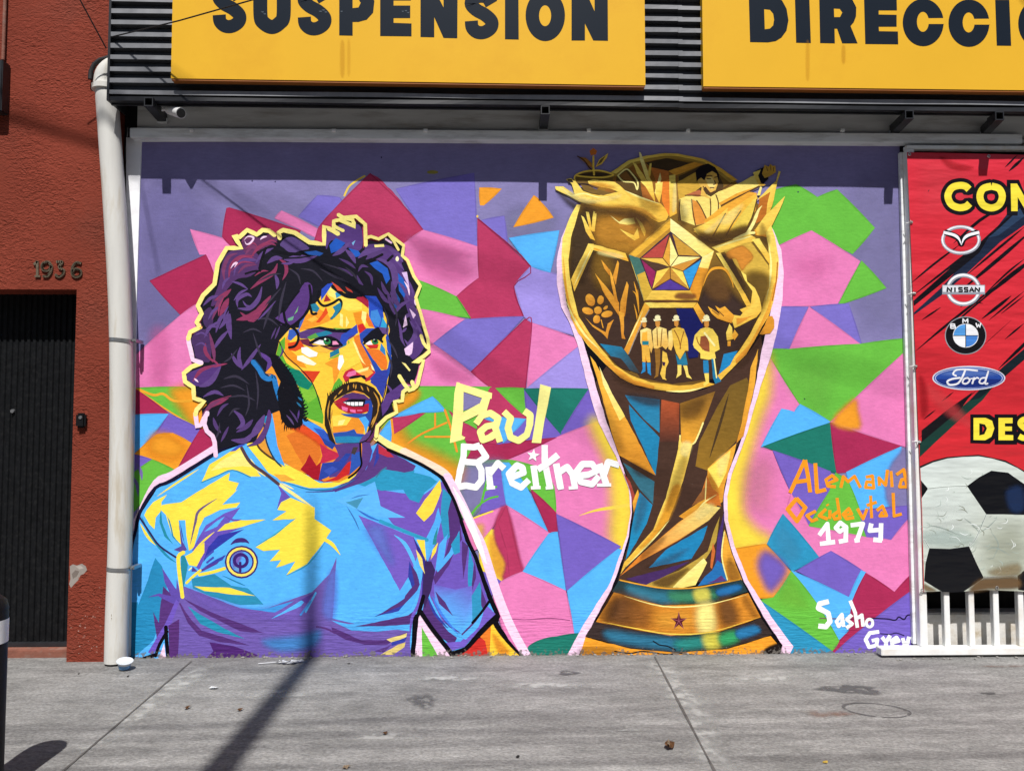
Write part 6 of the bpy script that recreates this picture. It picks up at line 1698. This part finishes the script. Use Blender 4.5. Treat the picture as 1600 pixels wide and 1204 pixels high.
bn.emit('art', 'banner_sheet', sheet_mats, ban)
gm = [(1421, 238), (1545, 241), (1424, 347), (1429, 458), (1431, 572), (1437, 690), (1441, 925), (1558, 921)]
for px, py in gm:
    c0 = at(px, py + (3 if py < 300 else 0), BY - .016)
    if py > 900: c0.z += .015
    g_ = MB()
    n = 16
    vs = [[g_.bm.verts.new((c0.x + r_ * math.cos(2*math.pi*k/n), BY - .0165 - d_, c0.z + r_ * math.sin(2*math.pi*k/n))) for k in range(n)] for r_, d_ in ((.012, 0), (.010, .003), (.006, .003), (.005, 0))]
    for u, v in zip(vs, vs[1:]):
        for k in range(n): g_.bm.faces.new((u[k], u[(k+1) % n], v[(k+1) % n], v[k]))
    g_.build('grommet', M['brass'], ban)
    if 300 < py < 900:
        MB().tube([c0 + Vector((.004, -.004, 0)), c0 + Vector((-.02, -.010, .001)), Vector((xpost0 + .01, BY - .006, c0.z + .002)), Vector((xpost0 - .012, BY + .02, c0.z))], .0032, 6).build('cable_tie', M['tie'], ban, True)

# ---------------------------------------------------------------- bollard at the left edge
_e = at(5, 1060, -D + 3.44)
bc = Vector((_e.x - .093, -D + 3.44, 0))
bol = thing('bollard', 'black round bollard with a white reflective band at the left edge of the pavement', 'bollard', bc)
rb = .093
MB().tube([bc, bc + Vector((0, 0, .80)), bc + Vector((0, 0, .835)), bc + Vector((0, 0, .858)), bc + Vector((0, 0, .868))], [rb, rb, rb * .9, rb * .62, rb * .2], 32).build('post', M['plastic'], bol, True)
MB().tube([bc + Vector((0, 0, .655)), bc + Vector((0, 0, .755))], rb + .002, 32, cap=False).build('reflective_band', M['band'], bol, True)

# ---------------------------------------------------------------- utility pole behind the camera and its wires
px_ = -1.30
pole = thing('utility_pole', 'round concrete utility pole on the kerb across from the mural', 'pole', (px_, -6.05, 0))
MB().tube([(px_, -6.05, -.1), (px_ + .012, -6.05, 7), (px_ + .017, -6.05, 9.65), (px_ + .018, -6.05, 9.95), (px_ + .02, -6.05, 10.7)], [.125, .085, .062, .042, .022], 24).build('shaft', M['pole'], pole, True)
def wire(name, pa, pb, rad, label, sag=0.0):
    pa, pb = Vector(pa), Vector(pb)
    pts = [pa + (pb - pa) * (k / 16) + Vector((0, 0, -sag * 4 * (k / 16) * (1 - k / 16))) for k in range(17)]
    return tag(MB().tube(pts, rad, 6).build(name, M['cable'], None, True), label, 'wire', 'overhead wires above the kerb')
CT = 1 / math.tan(SUN_EL)
def shadow_wire(ga, gb, y, rad):
    """wire at distance y whose shadow falls on the pavement along ga-gb (pixels)"""
    a, b = gr(*ga), gr(*gb)
    A = Vector((a.x, y, (a.y - y) / CT)); B = Vector((b.x, y, (b.y - y) / CT))
    d = (B - A); A2, B2 = A - d * 1.6, B + d * 1.6
    return wire('overhead_wire', A2, B2, rad, 'dark overhead wire stretched along the street above the kerb')
for ga, gb, rad in (((400, 1131), (1600, 1084), .009), ((0, 1138), (1600, 1108), .008), ((0, 1158), (1600, 1126), .011), ((0, 1178), (1600, 1140), .009), ((0, 1206), (1600, 1178), .012), ((0, 1096), (1600, 1066), .005), ((0, 1048), (1600, 1040), .010)):
    shadow_wire(ga, gb, -6.05 + rnd.uniform(-.3, .3), rad)
def wall_wire(wa, wb, ya, yb, rad, label, ext=(.6, .6), red=False):
    """wire whose shadow on the wall runs from pixel wa to wb; ya, yb its distances from the wall"""
    Y0 = RY if red else 0
    a, b = at(*wa, Y0), at(*wb, Y0)
    A = Vector((a.x, ya, a.z + (Y0 - ya) / CT)); B = Vector((b.x, yb, b.z + (Y0 - yb) / CT)); d = B - A
    o = wire('overhead_wire', A - d * ext[0], B + d * ext[1], rad, label)
    return o
wall_wire((300, 286), (860, 446), -5.6, -6.2, .012, 'thick dark service cable crossing the street behind the camera', (1.2, 1.6))
wall_wire((690, 527), (805, 604), -5.6, -5.9, .010, 'dark service cable crossing the street behind the camera', (4, 3))
wall_wire((1490, 62), (1545, 136), -3.0, -3.4, .012, 'slack dark cable hanging over the right sign board', (1.0, 0.4))
wall_wire((0, 181), (165, 231), -3.2, -3.5, .014, 'dark cable hanging in front of the red house', (2.5, .3), True)
wall_wire((221, 290), (248, 425), -2.0, -2.2, .005, 'thin dark wire hanging in front of the left edge of the mural', (.0, .0))
# cable from the end of the fascia to the right, towards the pole
A = at(174, 58, FYc - .01); B = at(395, 0, -.82)
tag(MB().tube([A, A + (B - A) * .5 + Vector((0, 0, -.01)), B, A + (B - A) * 2.2 + Vector((0, 0, .1))], .0045, 8).build('service_cable', M['cable'], None, True), 'thin black cable slanting across the first letter of the left sign', 'cable')
A = at(166, 76, FYc + .02); B = at(125, 0, -.45)
tag(MB().tube([A, B, A + (B - A) * 2.5], .0045, 8).build('service_cable', M['cable'], None, True), 'thin black cable slanting up across the top of the red wall', 'cable')

# ---------------------------------------------------------------- litter
c0 = gr(194, 1046)
cup = thing('yoghurt_cup', 'small white and blue plastic cup lying at the foot of the drain pipe', 'cup', c0)
axis = Vector((.15, -.2, 1)).normalized()
def lathe(rows, material, name, parent, c):
    return MB().tube([c + axis * h for h, r_ in rows], [r_ for h, r_ in rows], 24, cap=False).build(name, material, parent, True)
cb = c0 + Vector((0, 0, .004))
lathe([(.002, .001), (.002, .030), (.012, .034), (.012, .034)], M['cupw'], 'cup_base', cup, cb)
lathe([(.0125, .0342), (.040, .041)], M['cupb'], 'cup_band', cup, cb)
lathe([(.0405, .041), (.056, .046), (.058, .051), (.060, .051), (.060, .046), (.014, .034)], M['cupw'], 'cup_rim', cup, cb)
def scrap(name, px, py, pts, material, label, cat, th=.004, lift=.002, curl=.012):
    c = gr(px, py); bm = bmesh.new()
    vs = [bm.verts.new((c.x + x, c.y + y, lift + curl * (abs(math.sin(7*x*20 + 3*y*20)) ** 1.2))) for x, y in pts]
    ctr = bm.verts.new((c.x + sum(p[0] for p in pts)/len(pts), c.y + sum(p[1] for p in pts)/len(pts), lift + th))
    for k in range(len(vs)): bm.faces.new((vs[k], vs[(k+1) % len(vs)], ctr))
    ext = bmesh.ops.solidify(bm, geom=bm.faces[:], thickness=-.0012)
    me = bpy.data.meshes.new(name); bm.to_mesh(me); bm.free()
    return tag(link(name, me, material), label, cat)
scrap('paper_scrap', 333, 1076, [(-.024, -.010), (-.006, -.016), (.020, -.012), (.026, .012), (.010, .020), (-.016, .016)], M['paper'], 'small white scrap of paper lying on the pavement left of the pole shadow', 'litter', .006)
lf = [(-.030, -.010), (-.012, -.022), (.008, -.016), (.022, .004), (.030, .026), (.014, .020), (-.004, .018), (-.020, .008)]
scrap('dry_leaf', 1047, 1168, [(x*1.05, y*1.5) for x, y in lf], M['leaf'], 'curled brown leaf with a pale spot lying by the right pavement joint', 'leaf', .03, .003, .03)
scrap('dry_leaf', 1045, 1173, [(x*.3, y*.6) for x, y in lf], M['leafpale'], 'pale torn piece of leaf caught under the curled brown leaf', 'leaf', .03, .03, .01)
scrap('dry_leaf', 293, 1107, [(x*.5, y*.9) for x, y in lf], M['leaf'], 'tiny brown leaf lying right of the left pavement joint', 'leaf', .014, .003, .012)
scrap('dry_leaf', 375, 1110, [(x*.55, y*.7) for x, y in lf], M['leaf'], 'tiny brown leaf lying at the left edge of the pole shadow', 'leaf', .012, .003, .01)
scrap('dry_leaf', 602, 1147, [(x*.5, y*.6) for x, y in lf], M['leaf'], 'tiny dark leaf lying in the middle of the pavement', 'leaf', .012, .003, .01)
scrap('dry_leaf', 541, 1200, [(x*.6, y*.7) for x, y in lf], M['leafpale'], 'small pale brown leaf lying at the bottom edge of the pavement', 'leaf', .012, .003, .01)
scrap('yellow_petal', 1290, 1191, [(x*.55, y*.6) for x, y in lf], M['leafyel'], 'small yellow petal lying alone on the right part of the pavement', 'petal', .006, .003, .004)
scrap('dark_pebble', 809, 1183, [(x*.35, y*.5) for x, y in lf], M['grit'], 'small black pebble lying left of the curled brown leaf', 'pebble', .01, .003, .004)
scrap('dark_pebble', 200, 1057, [(x*.22, y*.4) for x, y in lf], M['grit'], 'small black pebble lying just in front of the plastic cup', 'pebble', .008, .003, .003)
scrap('dark_pebble', 123, 1053, [(x*.2, y*.3) for x, y in lf], M['grit'], 'tiny black pebble lying in front of the red house corner', 'pebble', .006, .003, .003)
scrap('dark_pebble', 545, 1037, [(x*.5, y*.25) for x, y in lf], M['grit'], 'flat black chip lying near the foot of the wall below the painted shirt', 'pebble', .006, .003, .003)
# clear plastic scrap with a stick near the wall
c0 = gr(440, 1036)
pl = thing('plastic_spoon', 'broken clear plastic spoon lying at the foot of the wall in the pole shadow', 'litter', c0)
MB().tube([c0 + Vector((-.15, -.02, .006)), c0 + Vector((-.03, 0, .01))], .0035, 6).build('handle', M['clear'], pl, True)
mb = MB()
for k in range(14):
    x, y = rnd.uniform(-.03, .13), rnd.uniform(-.03, .02); s = .012 + rnd.random() * .014
    mb.poly([c0 + Vector((x + s*math.cos(t), y + s*.7*math.sin(t), .006 + rnd.random()*.02)) for t in (0, 1.6, 3.0, 4.5)])
mb.build('bowl_shards', M['clear'], pl)
# crumbs of plaster along the foot of the wall
mb = MB()
for k in range(260):
    x = rnd.uniform(-2.7, 4.2); y = -abs(rnd.gauss(0, .03)) - .006; s = .003 + rnd.random() ** 3 * .010
    if x > 2.7: y -= .12
    m_ = Matrix.Translation((x, y, s * .4)) @ Matrix.Rotation(rnd.random() * 6, 4, 'Z') @ Matrix.Diagonal((s * 1.6, s, s * .8, 1))
    bmesh.ops.create_icosphere(mb.bm, subdivisions=1, radius=.8, matrix=m_)
tag(mb.build('plaster_crumbs', M['chalk']), 'plaster crumbs and grit along the foot of the wall', 'grit', kind='stuff')

# ---------------------------------------------------------------- unseen houses added behind the camera to cut low sky light
M['facade'] = mat('plain_facade', (0.20, 0.15, 0.12), .9, noise=.2, nscale=2)
M['window'] = mat('dark_window', (0.02, 0.022, 0.025), .2)
for k, (x0, x1, h, lab) in enumerate(((-22, -7, 9.5, 'unseen brown two storey house added to block sky light, facing the red house'), (-6.8, 8, 11.5, 'unseen brown three storey block added to block sky light, facing the mural'), (8.2, 24, 10, 'unseen brown two storey house added to block sky light, facing the gate'))):
    t = thing('sky_blocking_house', lab, 'house', (x0, -17, 0))
    MB().box((x0, -24, -.3), (x1, -17, h)).build('facade_wall', M['facade'], t)
    for fl in range(int(h // 3.2)):
        for q in range(3):
            wx = x0 + 2 + q * (x1 - x0 - 2) / 3
            MB().box((wx, -17.02, 1 + fl * 3.2), (wx + 1.6, -16.98, 2.4 + fl * 3.2)).build('window', M['window'], t)
